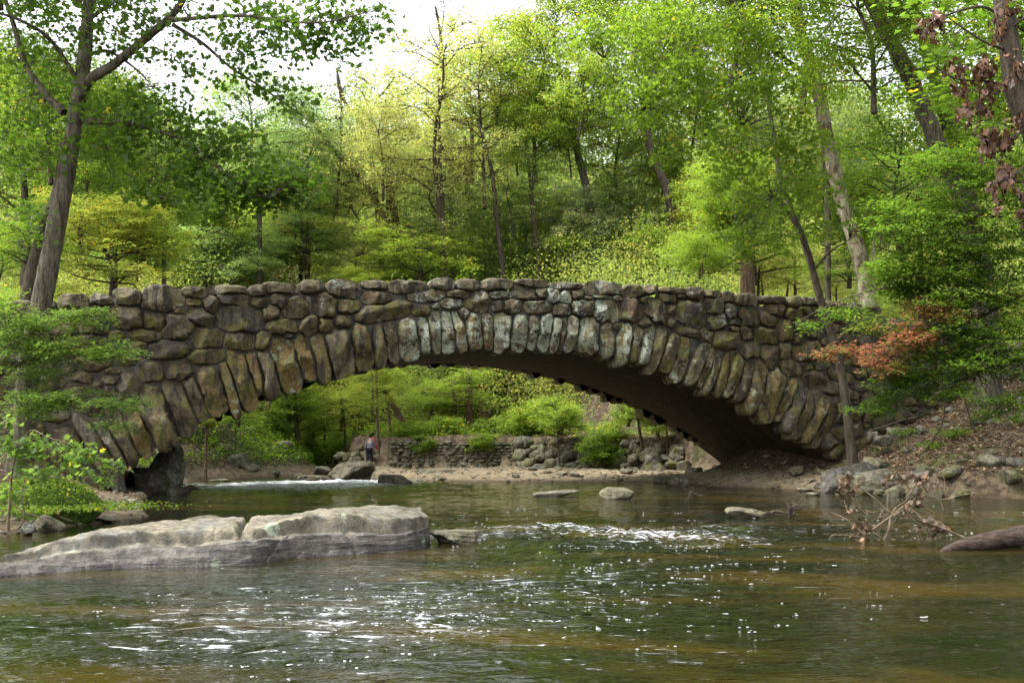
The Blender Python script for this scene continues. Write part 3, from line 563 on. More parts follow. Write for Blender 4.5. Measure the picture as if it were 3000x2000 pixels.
def slab():
    """the long ledge in the foreground: a lower bed and two upper blocks with a gap between"""
    nt, nw = 520, 190
    fr = spline([W0(-160, 1708), W0(0, 1694), W0(150, 1686), W0(400, 1668), W0(700, 1655), W0(900, 1633), W0(1150, 1619), W0(1235, 1606), W0(1266, 1588)], nt)
    bk = fr + np.stack([np.linspace(.5, -.35, nt), np.interp(np.linspace(0, 1, nt), [0, .3, .55, .9, 1], [2.6, 3.1, 2.7, 2.2, .9]), np.zeros(nt)], -1)
    t = np.linspace(0, 1, nt)[:, None]; w = (np.linspace(0, 1, nw) ** 1.35)[None]
    X = fr[:, 0:1] * (1 - w) + bk[:, 0:1] * w; Y = fr[:, 1:2] * (1 - w) + bk[:, 1:2] * w
    u = 1500 + FPX * X / Y
    pt = np.stack([X.ravel(), Y.ravel(), X.ravel() * 0], -1); nz = lambda sc, o, s: fbm(pt * sc, o, s).reshape(X.shape)
    uf = np.interp(t[:, 0], np.linspace(0, 1, nt), 1500 + FPX * fr[:, 0] / fr[:, 1])[:, None]
    low = np.interp(uf, [-160, 0, 120, 300, 500, 800, 1100, 1270], [.14, .18, .23, .25, .25, .27, .29, .28])
    top = np.interp(uf, [-160, 0, 60, 200, 330, 450, 690, 760, 860, 1000, 1150, 1270], [.22, .30, .35, .40, .42, .42, .41, .43, .52, .54, .50, .44])
    ledge = np.interp(uf, [-160, 0, 300, 560, 620, 700, 900, 1000, 1060, 1180, 1270], [.3, .3, .26, .32, .30, .24, .26, .20, .24, .22, .12]) + .035 * nz(1.3, 3, 61)
    z = -.25 + (low + .25) * np.clip((w + .03 * nz(1.5, 4, 50) + .012 * nz(6, 3, 52)) / np.interp(uf, [-160, 200, 600, 1270], [.20, .17, .11, .07]), 0, 1) ** .55
    # overlapping beds in the front face
    z = z - .05 * np.exp(-((w - (.05 + .012 * nz(.9, 3, 55))) / .008) ** 2)
    z = z + (top - low) * sstep(0, .035, w - ledge) + .12 * (w - .15) * sstep(.15, .6, w)
    z = z - .11 * np.exp(-((w - ledge + .006) / .011) ** 2) * sstep(.15, .4, nz(.7, 2, 71) + np.where(uf > 560, .45, -.1))
    z = z - .34 * np.clip(1 - (w - .0) / .3, 0, 1) * 0
    gap = u - (713 + 26 * nz(2.2, 3, 80)); z = z - .16 * np.exp(-(gap / 8.5) ** 2) * sstep(.2, .3, w)
    ck = u - (1045 - 260 * (w - .05) + 20 * nz(2, 3, 81)); z = z - .12 * np.exp(-(ck / 7) ** 2) * (1 - sstep(.17, .24, w))
    ck = u - (820 + 420 * (w - .1) + 25 * nz(2, 3, 83)); z = z - .06 * np.exp(-(ck / 6) ** 2) * (1 - sstep(.17, .24, w))
    z = z + .09 * nz(1.1, 4, 90) + .05 * nz(3.2, 4, 91) * (1 - .4 * sstep(.3, .5, w)) + .02 * nz(11, 3, 92)
    z = z * 1.0 - (z + .3) * sstep(.86, 1, w) - (z + .3) * sstep(.975, 1, t) - (z + .3) * (1 - sstep(0, .02, t))
    for (cu, cw, ru, rw, dp) in ((560, .2, 70, .07, .05), (330, .13, 60, .05, .05), (180, .10, 40, .05, .06), (640, .16, 50, .05, .04)):
        z -= dp * np.exp(-(((u - cu) / ru) ** 2 + ((w - cw) / rw) ** 2))
    face = (1 - sstep(.10, ledge * 1.0 + .02, w + .06 * nz(1.5, 4, 40))) * np.ones_like(X)
    wet = (1 - sstep(.02, .10, z + .02 * nz(3, 3, 44)))
    V, F = grid_mesh(X, Y, z); F = F[:, ::-1]
    o = mobj('ledge_rock', V, F, M['slab'], attrs={'face': face.ravel(), 'wet': wet.ravel(), 'rnd': np.full(len(V), .4), 'lich': np.full(len(V), .5)})
    tag(o, 'long flat layered grey ledge with round lichen spots in the foreground stream', 'rock')
slab()
RK = [  # label, u, v_base, w, h, kwargs
 ('low dark brown rock emerging at the right tip of the long foreground ledge', 1335, 1592, 150, 38, dict(seed=3, angular=.3)),
 ('thin flat sliver of rock tilted in the calm water below the arch crown', 1622, 1454, 140, 20, dict(seed=5, tilt=-.12, depth=.35, angular=.4)),
 ('pale pyramid shaped rock standing alone in mid stream', 1815, 1461, 105, 34, dict(seed=26, angular=.6, depth=.6)),
 ('smooth rounded pale stone at the left tip of the sand spit', 1990, 1423, 62, 32, dict(seed=8, angular=.1)),
 ('low dark rock just left of the smooth rounded stone', 1945, 1416, 60, 22, dict(seed=9, Yd=48)),
 ('grey faceted boulder on the sand under the bridge', 2040, 1404, 62, 36, dict(seed=10, Yd=50, angular=.9)),
 ('small grey boulder behind the faceted one in the dark of the arch', 2082, 1394, 36, 20, dict(seed=11, Yd=52)),
 ('broad wedge rock with a wet side breaking the riffle', 2190, 1517, 125, 33, dict(seed=31, tilt=.12, depth=.7)),
 ('dark low boulder at the edge of the sand spit', 2292, 1421, 88, 26, dict(seed=13, mat='dark_rock')),
 ('small pale stone in front of the dark low boulder', 2295, 1428, 50, 16, dict(seed=14, angular=.2)),
 ('flat pale stone awash left of the small pale stone', 2232, 1425, 50, 9, dict(seed=15, angular=.2)),
 ('flat pale stone awash below the small pale stone', 2365, 1437, 55, 9, dict(seed=16, angular=.2)),
 ('smallest flat stone awash near the leaning dark boulder', 2385, 1450, 44, 9, dict(seed=17, angular=.2)),
 ('black angular boulder leaning at the right waterline', 2490, 1440, 175, 88, dict(seed=41, tilt=-.35, mat='dark_rock', angular=.85, Yd=38, depth=.6)),
 ('large smooth pale grey boulder at the right waterline', 2570, 1446, 135, 74, dict(seed=19, tilt=-.25, angular=.35, Yd=36.8, rnd=.5, depth=.7)),
 ('green grey slab behind the large smooth pale boulder', 2580, 1385, 100, 46, dict(seed=20, tilt=.25, Yd=39.5)),
 ('small mossy rock on the leafy slope above the sand', 2338, 1386, 44, 22, dict(seed=21, Yd=43)),
 ('mossy cube shaped block above the right bank', 2778, 1388, 92, 50, dict(seed=57, Yd=38, angular=1.0, rnd=.9)),
 ('tall pointed grey rock on the right bank', 2850, 1365, 70, 82, dict(seed=23, Yd=39, tilt=-.3, angular=.9, depth=.5)),
 ('wide pale grey boulder high on the right bank', 2935, 1342, 150, 72, dict(seed=24, Yd=40, tilt=-.2, rnd=.35)),
 ('square pale block at the right edge above the wide boulder', 2968, 1282, 72, 48, dict(seed=25, Yd=41, angular=1.0)),
 ('flat grey rock beside the slim tree foot on the slope', 2590, 1300, 56, 26, dict(seed=27, Yd=41)),
 ('small pointed rock right beside the slim tree foot', 2558, 1288, 34, 26, dict(seed=28, Yd=41.5, angular=.9)),
 ('dark mossy boulder in the middle of the right slope', 2790, 1285, 66, 60, dict(seed=29, Yd=42, mat='dark_rock')),
 ('half buried grey slab in the middle of the right slope', 2650, 1290, 90, 40, dict(seed=30, Yd=42.5)),
 ('mossy half buried rock low on the right slope', 2700, 1345, 60, 34, dict(seed=33, Yd=40.5)),
 ('upright slab right of the dark mossy boulder', 2745, 1322, 50, 55, dict(seed=34, Yd=41, angular=.9)),
 ('brown rock at the waterline behind the dead twigs', 2660, 1432, 70, 34, dict(seed=35, Yd=37)),
 ('rough brown rock at the foot of the cut bank', 2730, 1436, 80, 36, dict(seed=36, Yd=36.5)),
 ('great black slab leaning against the left foot of the arch', 470, 1440, 120, 130, dict(seed=64, Yd=38.2, tilt=.55, mat='dark_rock', angular=.95, depth=.8, lich=.9)),
 ('black rock filling the dark recess under the left arch foot', 415, 1448, 130, 80, dict(seed=65, Yd=37.2, mat='dark_rock', angular=.9, depth=.9)),
 ('steep dark slab wedged behind the leaning black slab', 505, 1400, 55, 100, dict(seed=66, Yd=40, tilt=.3, mat='dark_rock', angular=.9, lich=1.0)),
 ('small dark rock in the water below the leaning black slab', 510, 1458, 60, 34, dict(seed=67, Yd=36.5, mat='dark_rock')),
 ('big pale pyramid boulder with green moss beside the rapids', 1010, 1408, 150, 58, dict(seed=47, Yd=52, tilt=-.3, angular=.85, rnd=.45, lich=.1, depth=.8)),
 ('pale wedge rock on the right of the big mossy pyramid boulder', 1058, 1405, 66, 38, dict(seed=48, Yd=53, tilt=-.4, rnd=.5)),
 ('low flat rock on the left of the big mossy pyramid boulder', 905, 1412, 100, 20, dict(seed=49, Yd=51)),
 ('grey flat topped rock behind the low flat rock at the rapids', 938, 1385, 56, 20, dict(seed=50, Yd=57)),
 ('tan rock at the left end of the rapids boulders', 865, 1400, 42, 14, dict(seed=51, Yd=57)),
 ('rounded yellow grey boulder at the tip of the gravel bar', 1152, 1423, 105, 34, dict(seed=52, angular=.35, rnd=.5, lich=.1, Yd=46)),
 ('pale rounded rock sitting on the gravel bar', 1262, 1399, 72, 24, dict(seed=53, Yd=55, angular=.3)),
 ('flat slab lying on the gravel bar behind the rounded rock', 1180, 1392, 80, 12, dict(seed=54, Yd=57)),
 ('long flat slab at the water edge of the gravel bar', 1220, 1411, 70, 9, dict(seed=55, Yd=50.5)),
 ('dark slate slab behind the two walkers', 1052, 1362, 48, 24, dict(seed=56, Yd=65, mat='dark_rock', tilt=-.3, angular=1)),
 ('pale boulder left of the dry stone wall end, below the riprap', 1575, 1388, 52, 24, dict(seed=58, Yd=56, tilt=-.2)),
 ('low pale stone on the strand below the leafy riprap', 1838, 1388, 40, 16, dict(seed=59, Yd=53, angular=.3)),
 ('thin long slab awash at the far left bank', 640, 1409, 66, 7, dict(seed=60, Yd=50)),
 ('big lichened boulder on the far left bank under the hemlock shade', 680, 1398, 90, 68, dict(seed=61, Yd=58, lich=1.0)),
 ('whitish topped boulder on the far left bank', 735, 1396, 80, 60, dict(seed=62, Yd=60, lich=1.2)),
 ('mossy round boulder high on the far left bank', 640, 1310, 60, 56, dict(seed=63, Yd=62, angular=.2)),
 ('narrow tilted dark slab on the far left bank', 612, 1375, 44, 62, dict(seed=68, Yd=57, tilt=.4, mat='dark_rock')),
 ('dark flat boulder at the far waterline', 780, 1394, 60, 40, dict(seed=69, Yd=61, mat='dark_rock')),
 ('flat brown rock behind the long ledge near the left bank', 600, 1524, 120, 16, dict(seed=70, Yd=22.8, depth=.5)),
 ('tilted grey slab on the left bank in front of the mossy mound', 130, 1555, 90, 48, dict(seed=71, Yd=21, tilt=.35, angular=.9)),
 ('small dark rock at the left edge of the left bank', 75, 1562, 44, 32, dict(seed=72, Yd=20, mat='dark_rock')),
 ('round grey rock on the mud beside the mossy mound', 262, 1518, 40, 22, dict(seed=73, Yd=24, angular=.2)),
 ('flat long rock on the mud near the ledge', 305, 1528, 70, 14, dict(seed=74, Yd=23.5)),
 ('brown round boulder at the foot of the abutment behind the bush', 125, 1440, 60, 38, dict(seed=75, Yd=31, angular=.2)),
]
for lab, u, v, w_, h_, kw in RK: rock(lab, u, v, w_, h_, **kw)
# riprap between the wall and the bridge
rr = random.Random(8)
for k in range(85):
    f = rr.random(); x = -.3 + f * 8.6; top = rr.random() ** .8; wl = float(np.interp(x, WALLX, WALLY)); sz = rr.uniform(.45, 1.15)
    y = wl - 1.0 + top * 1.1; z = .1 + top * 1.75 * (1 - .2 * f)
    V, F = rock_shape(300 + k, (sz, sz * rr.uniform(.6, .9), sz * rr.uniform(.5, .8)), 3, .85); V = roty(rotz(V, rr.uniform(0, 3)), rr.uniform(-.5, .5)) + np.array([x, y, z])
    tag(mobj('riprap_stone', V, F, M['wall_rock'], attrs={'rnd': np.full(len(V), rr.random()), 'lich': np.full(len(V), rr.uniform(0, .8))}), 'rough grey green riprap stone heaped on the far bank beside the bridge', 'rock', 'riprap stones heaped on the far bank')
for k in range(34):
    x, y = rr.uniform(-19, -11.5), rr.uniform(50, 70); g = gz(x, y); sz = rr.uniform(.5, 1.7)
    if river_dist(x, y) < .1: continue
    V, F = rock_shape(400 + k, (sz, sz * rr.uniform(.6, .9), sz * rr.uniform(.5, .8)), 3, .8); V = roty(rotz(V, rr.uniform(0, 3)), rr.uniform(-.5, .5)) + np.array([x, y, g + .1 * sz])
    tag(mobj('boulder', V, F, M['wall_rock'], attrs={'rnd': np.full(len(V), rr.random()), 'lich': np.full(len(V), rr.uniform(0, 1.1))}), 'rough mossy boulder strewn over the shaded slope of the far left bank', 'rock', 'boulders strewn over the far left bank')
for k in range(30):
    x, y = rr.uniform(-7.5, 6.5), rr.uniform(50.2, 58); g = gz(x, y); sz = rr.uniform(.2, .6)
    if river_dist(x, y) < -.2: continue
    V, F = rock_shape(520 + k, (sz * 1.3, sz * .9, sz * rr.uniform(.35, .6)), 3, .8); V = roty(rotz(V, rr.uniform(0, 3)), rr.uniform(-.3, .3)) + np.array([x, y, g + .06 * sz])
    tag(mobj('loose_stone', V, F, M['river_rock'], attrs={'rnd': np.full(len(V), rr.random()), 'lich': np.full(len(V), rr.uniform(0, .3))}), 'loose pale stone lying on the gravel bar in front of the dry stone wall', 'stone', 'loose stones on the gravel bar')
for k in range(60):
    u = rr.uniform(2380, 3080); Yd = rr.uniform(35.6, 43.5); x = (u - 1500) / FPX * Yd; g = gz(x, Yd); sz = rr.uniform(.15, .5) * (1.6 if rr.random() > .85 else 1)
    if g < .03: continue
    V, F = rock_shape(450 + k, (sz, sz * .8, sz * rr.uniform(.4, .8)), 3, .85); V = roty(rotz(V, rr.uniform(0, 3)), rr.uniform(-.5, .5)) + np.array([x, Yd, g + .08 * sz])
    tag(mobj('loose_stone', V, F, M['wall_rock'], attrs={'rnd': np.full(len(V), rr.random()), 'lich': np.full(len(V), rr.uniform(0, .5))}), 'loose stone lying half buried on the leafy right bank', 'stone', 'loose stones half buried on the right bank')
for k in range(18):
    x = rr.uniform(-10.2, -7.4); y = float(np.interp(x, WALLX, WALLY)) - rr.uniform(.2, 1.2); sz = rr.uniform(.4, .9)
    V, F = rock_shape(620 + k, (sz, sz * .8, sz * .7), 3, .85); V = roty(rotz(V, rr.uniform(0, 3)), rr.uniform(-.5, .5)) + np.array([x, y, gz(x, y - .4) + rr.uniform(.1, 1.3)])
    tag(mobj('riprap_stone', V, F, M['wall_rock'], attrs={'rnd': np.full(len(V), rr.random()), 'lich': np.full(len(V), rr.uniform(0, .8))}), 'rough mossy stone tumbled at the left end of the dry stone wall behind the walkers', 'rock', 'stones tumbled at the wall end')
for k in range(26):
    u = rr.uniform(2500, 3060); Yd = rr.uniform(34.4, 37.2); x = (u - 1500) / FPX * Yd; sz = rr.uniform(.35, .95)
    if not -.5 < river_dist(x, Yd) < 1.6: continue
    V, F = rock_shape(560 + k, (sz * 1.2, sz * .8, sz * rr.uniform(.5, .8)), 3, .85); V = roty(rotz(V, rr.uniform(0, 3)), rr.uniform(-.5, .5)) + np.array([x, Yd, max(gz(x, Yd), 0) + .08 * sz])
    tag(mobj('shore_rock', V, F, M['wall_rock'], attrs={'rnd': np.full(len(V), rr.random()), 'lich': np.full(len(V), rr.uniform(0, .5))}), 'grey rock crowded along the right waterline behind the dead branch', 'rock', 'rocks crowded along the right waterline')
# dry stone retaining wall
ws = np.linspace(0, 1, 200); wp = np.c_[np.interp(ws, np.linspace(0, 1, 5), [-8.2, -6.5, -4, -1.5, .4]), np.interp(ws, np.linspace(0, 1, 5), [64, 62.2, 61.5, 61.1, 61])]
def hwall(f): return float(np.interp(f, [0, .12, .3, .6, 1], [.5, 1.3, 1.95, 1.8, 1.75]))
b = MB(); zc = .15; row = 0
while zc < 2.15:
    h = rr.uniform(.10, .2); f = rr.uniform(0, .01)
    while f < 1:
        L_ = rr.uniform(.18, .55); df = L_ / 9.0
        if zc < hwall(f) + rr.uniform(-.1, .15):
            x = np.interp(f, ws, wp[:, 0]); y = np.interp(f, ws, wp[:, 1]) + zc * .12
            V, F = rock_shape(rr.randrange(40), (L_ * 1.02, .5, h * 1.12), 2, .9); b.add(roty(V, rr.uniform(-.12, .12)) + np.array([x, y + rr.uniform(-.06, .06), zc]), F, rnd=rr.random(), lich=rr.uniform(0, .6))
        f += df
    zc += h * .92
wall = empty('retaining_wall', (-4, 61.5, .2)); tag(wall, 'low dry stone retaining wall of thin mossy slabs behind the gravel bar', 'wall')
b.build('stone_courses', M['wall_rock'], wall)
ws = ws[16:]; wp = wp[16:]; n = len(ws); top = np.array([hwall(f) - .1 for f in ws]); fr_ = np.c_[wp[:, 0], wp[:, 1] + .2, np.full(n, -.1)]; V = np.vstack([fr_, np.c_[wp[:, 0], wp[:, 1] + .3, top], np.c_[wp[:, 0], wp[:, 1] + 1.1, top]])
i = np.arange(n - 1); mobj('wall_core', V, np.vstack([np.stack([i, i + 1, n + i + 1, n + i], -1), np.stack([n + i, n + i + 1, 2 * n + i + 1, 2 * n + i], -1)]), M['mortar'], wall, smooth=False)
# ---------------------------------------------------------------- foliage
QUAD = np.array([[0, 0, 0], [.42, .45, .10], [0, 1, -.06], [-.42, .45, .10]])
OVAL = np.array([[0, 0, 0], [.26, .25, .06], [.30, .6, .07], [0, 1.05, -.1], [-.30, .6, .07], [-.26, .25, .06]])
LOBE = np.array([[0, 0, 0], [.20, .16, .03], [.55, .28, .10], [.30, .48, .05], [.46, .78, .08], [.13, .72, .0], [0, 1.08, -.08], [-.13, .72, .0], [-.46, .78, .08], [-.30, .48, .05], [-.55, .28, .10], [-.20, .16, .03]])
def leaves(C, size, rg, tmpl=QUAD, up=.75, out=None, sv=.3):
    """one bent face per leaf at the points C"""
    n = len(C); nr = rg.normal(size=(n, 3)) * (1 - up); nr[:, 2] += up; nr /= np.linalg.norm(nr, axis=1)[:, None]
    d = rg.normal(size=(n, 3)) if out is None else out + rg.normal(size=(n, 3)) * .6
    d[:, 2] -= .25; d -= nr * (d * nr).sum(1)[:, None]; d /= np.linalg.norm(d, axis=1)[:, None] + 1e-9
    sd = np.cross(d, nr); s = (size * (1 + rg.uniform(-sv, sv, n)))[:, None, None]; T = tmpl
    V = C[:, None] + s * (sd[:, None] * T[None, :, 0:1] + d[:, None] * T[None, :, 1:2] + nr[:, None] * T[None, :, 2:3])
    k = len(T); F = np.arange(n * k).reshape(n, k)
    return V.reshape(-1, 3), F, k
def disc(c, rad, thick, n, rg, droop=.15):
    a = rg.uniform(0, 2 * math.pi, n); r = np.sqrt(rg.uniform(0, 1, n)) * rad
    p = np.stack([r * np.cos(a), r * np.sin(a), rg.normal(0, thick, n) - droop * r], -1)
    t = rg.normal(0, .22, 2); p[:, 2] += p[:, 0] * t[0] + p[:, 1] * t[1]
    return c + p, p / (np.linalg.norm(p, axis=1)[:, None] + 1e-6)
def prototype(seed, nl, ns, per, lsize, rad=5.0, hz=5.0, shape='round', thick=.22, drad=.9, tmpl=QUAD, up=.7, twigr=.018):
    """limbs + crown in a frame centred on the crown; returns two meshes"""
    rg = np.random.default_rng(seed); L = MB(); C = MB()
    trunk = np.array([[0, 0, -hz * 1.05], [rg.normal(0, .2), rg.normal(0, .2), -hz * .3], [rg.normal(0, .4), rg.normal(0, .4), hz * .35], [rg.normal(0, .5), rg.normal(0, .5), hz * .85]])
    tp = spline(trunk, 20); V, F = tube(tp, .17, .03, 7); L.add(V, F)
    ends = []
    for i in range(nl):
        f = (i + .5) / nl; az = i * 2.4 + rg.normal(0, .4); st = tp[int(2 + f * 15)]
        zt = -hz * .75 + f * hz * 1.6 + rg.normal(0, .3); prof = {'round': math.sqrt(max(.05, 1 - (zt / hz) ** 2)), 'tall': .55 + .45 * math.sqrt(max(0, 1 - (zt / hz) ** 2)), 'cone': .25 + .75 * (1 - (zt + hz) / (2 * hz)), 'flat': 1.0}[shape]
        ln_ = rad * prof * rg.uniform(.7, 1.0); e = np.array([math.cos(az) * ln_, math.sin(az) * ln_, zt])
        e[2] = zt if shape == 'flat' else zt + rg.uniform(0, .8)
        m = (st + e) / 2 + np.array([0, 0, .25 * ln_ * .3]) + rg.normal(0, .25, 3)
        lp = spline([st, m, e], 14); V, F = tube(lp, .075 * (1 - .5 * f), .012, 5); L.add(V, F)
        for j in range(ns):
            g = .3 + .7 * (j + rg.uniform(0, 1)) / ns; b0 = lp[min(13, int(g * 13))]
            dr = rg.normal(size=3) * np.array([1, 1, .35]); dr /= np.linalg.norm(dr); dr += .5 * (e - st) / (np.linalg.norm(e - st) + 1e-6)
            b1 = b0 + dr * rad * rg.uniform(.10, .30); b1[2] += rg.uniform(-.2, .4)
            V, F = tube(spline([b0, (b0 + b1) / 2 + rg.normal(0, .1, 3), b1], 6), twigr, .006, 4); L.add(V, F); ends.append(b1)
        ends.append(e)
    crs = rg.uniform(0, 1, len(ends))
    for c, cr in zip(ends, crs):
        n = max(4, int(per * rg.uniform(.5, 1.5))); p, o = disc(c, drad * rg.uniform(.6, 1.3), thick, n, rg)
        V, F, k = leaves(p, np.full(n, lsize), rg, tmpl, up, o)
        C.add(V, F, rnd=np.repeat(np.clip(.5 * cr + .5 * rg.uniform(0, 1, n) + (rg.uniform(0, 1, n) > .95) * .4, 0, 1), k))
    v, f, a = L.data(); lm = mesh_data('limbs', v, f, M['bark_dark'])
    v, f, a = C.data(); cm = mesh_data('crown', v, f, M['lf_green'], smooth=False, attrs=a)
    return lm, cm
PR = {
 'round1': prototype(1, 26, 11, 50, .17), 'round2': prototype(2, 24, 12, 50, .17, thick=.3), 'round3': prototype(3, 30, 9, 46, .16, drad=.75),
 'tall1': prototype(4, 28, 9, 50, .15, rad=3.6, hz=6.5, shape='tall', drad=.7), 'tall2': prototype(5, 24, 9, 46, .15, rad=3.8, hz=6.5, shape='tall', drad=.8),
 'airy': prototype(6, 26, 9, 26, .15, rad=4.5, hz=6, shape='tall', drad=.7, twigr=.03),
 'flat1': prototype(7, 20, 8, 62, .12, rad=3.2, hz=2.2, shape='flat', thick=.07, drad=.75, tmpl=OVAL, up=.85),
 'flat2': prototype(8, 16, 9, 62, .12, rad=3.0, hz=2.6, shape='flat', thick=.08, drad=.7, tmpl=OVAL, up=.85),
 'cone': prototype(9, 34, 8, 60, .11, rad=2.8, hz=5.5, shape='cone', thick=.10, drad=.6, up=.8),
 'shrub': prototype(10, 22, 8, 52, .10, rad=1.6, hz=1.3, shape='round', drad=.42, thick=.12),
 'twiggy': prototype(11, 14, 12, 0, .1, rad=3.5, hz=6, shape='tall', twigr=.03),
}
PRDIM = {'round1': (5, 5), 'round2': (5, 5), 'round3': (5, 5), 'tall1': (3.6, 6.5), 'tall2': (3.8, 6.5), 'airy': (4.5, 6), 'flat1': (3.4, 2.4), 'flat2': (3.2, 2.8), 'cone': (2.9, 5.5), 'shrub': (1.7, 1.4), 'twiggy': (3.5, 6)}
def child(name, me, parent, loc, scl, rz, mat):
    o = bpy.data.objects.new(name, me); col.objects.link(o); o.parent = parent; o.location = tuple(loc); o.scale = scl; o.rotation_euler = (0, 0, rz)
    o.material_slots[0].link = 'OBJECT'; o.material_slots[0].material = mat
    return o
rt = random.Random(21)
def tree(label, path, Y, wpx_, proto, cu, cv, ru, rv, lf, bark='bark_dark', group=None, name='tree', topw=.35, cat='tree', extra=(), dY=0):
    """path: trunk centre line in photo pixels from the foot up; the crown centre and radii likewise"""
    k = Y / FPX; pts = [P(u, v, Y + (dY * i / max(1, len(path) - 1))) for i, (u, v) in enumerate(path)]
    base = pts[0].copy(); g = gz(base[0], base[1])
    if base[2] > g - .1: pts = [np.array([base[0] + (base[0] - pts[1][0]) * .1, base[1], g - .15])] + (pts if base[2] - g > .6 else pts[1:])
    else: pts[0][2] = g - .15
    t = empty(name, (pts[0][0], pts[0][1], g)); tag(t, label, cat, group)
    r0 = max(wpx_ * k / 2, .02)
    if len(pts) > 1 and wpx_ > 0:
        V, F = tube(pts, r0, r0 * topw, 9, 26, bump=.22, seed=rt.randrange(99), flare=.5); mobj('trunk', V, F, M[bark], t)
    c0 = P(cu, cv, Y + dY); pr, ph = PRDIM[proto]; sx = ru * k / pr; sz = rv * k / ph
    lm, cm = PR[proto]; rz = rt.uniform(0, 6.3); L0 = np.array(t.location)
    child('limbs', lm, t, c0 - L0, (sx, sx, sz), rz, M[bark])
    if proto != 'twiggy': child('crown', cm, t, c0 - L0, (sx, sx, sz), rz, M[lf])
    for (eu, ev, er, erv, ep) in extra:
        c1 = P(eu, ev, Y + dY + rt.uniform(-1.5, 1.5)); pr, ph = PRDIM[ep]; lm, cm = PR[ep]; rz = rt.uniform(0, 6.3); s1, s2 = er * k / pr, erv * k / ph
        child('crown', cm, t, c1 - L0, (s1, s1, s2), rz, M[lf]); child('limbs', lm, t, c1 - L0, (s1, s1, s2), rz, M[bark])
    return t
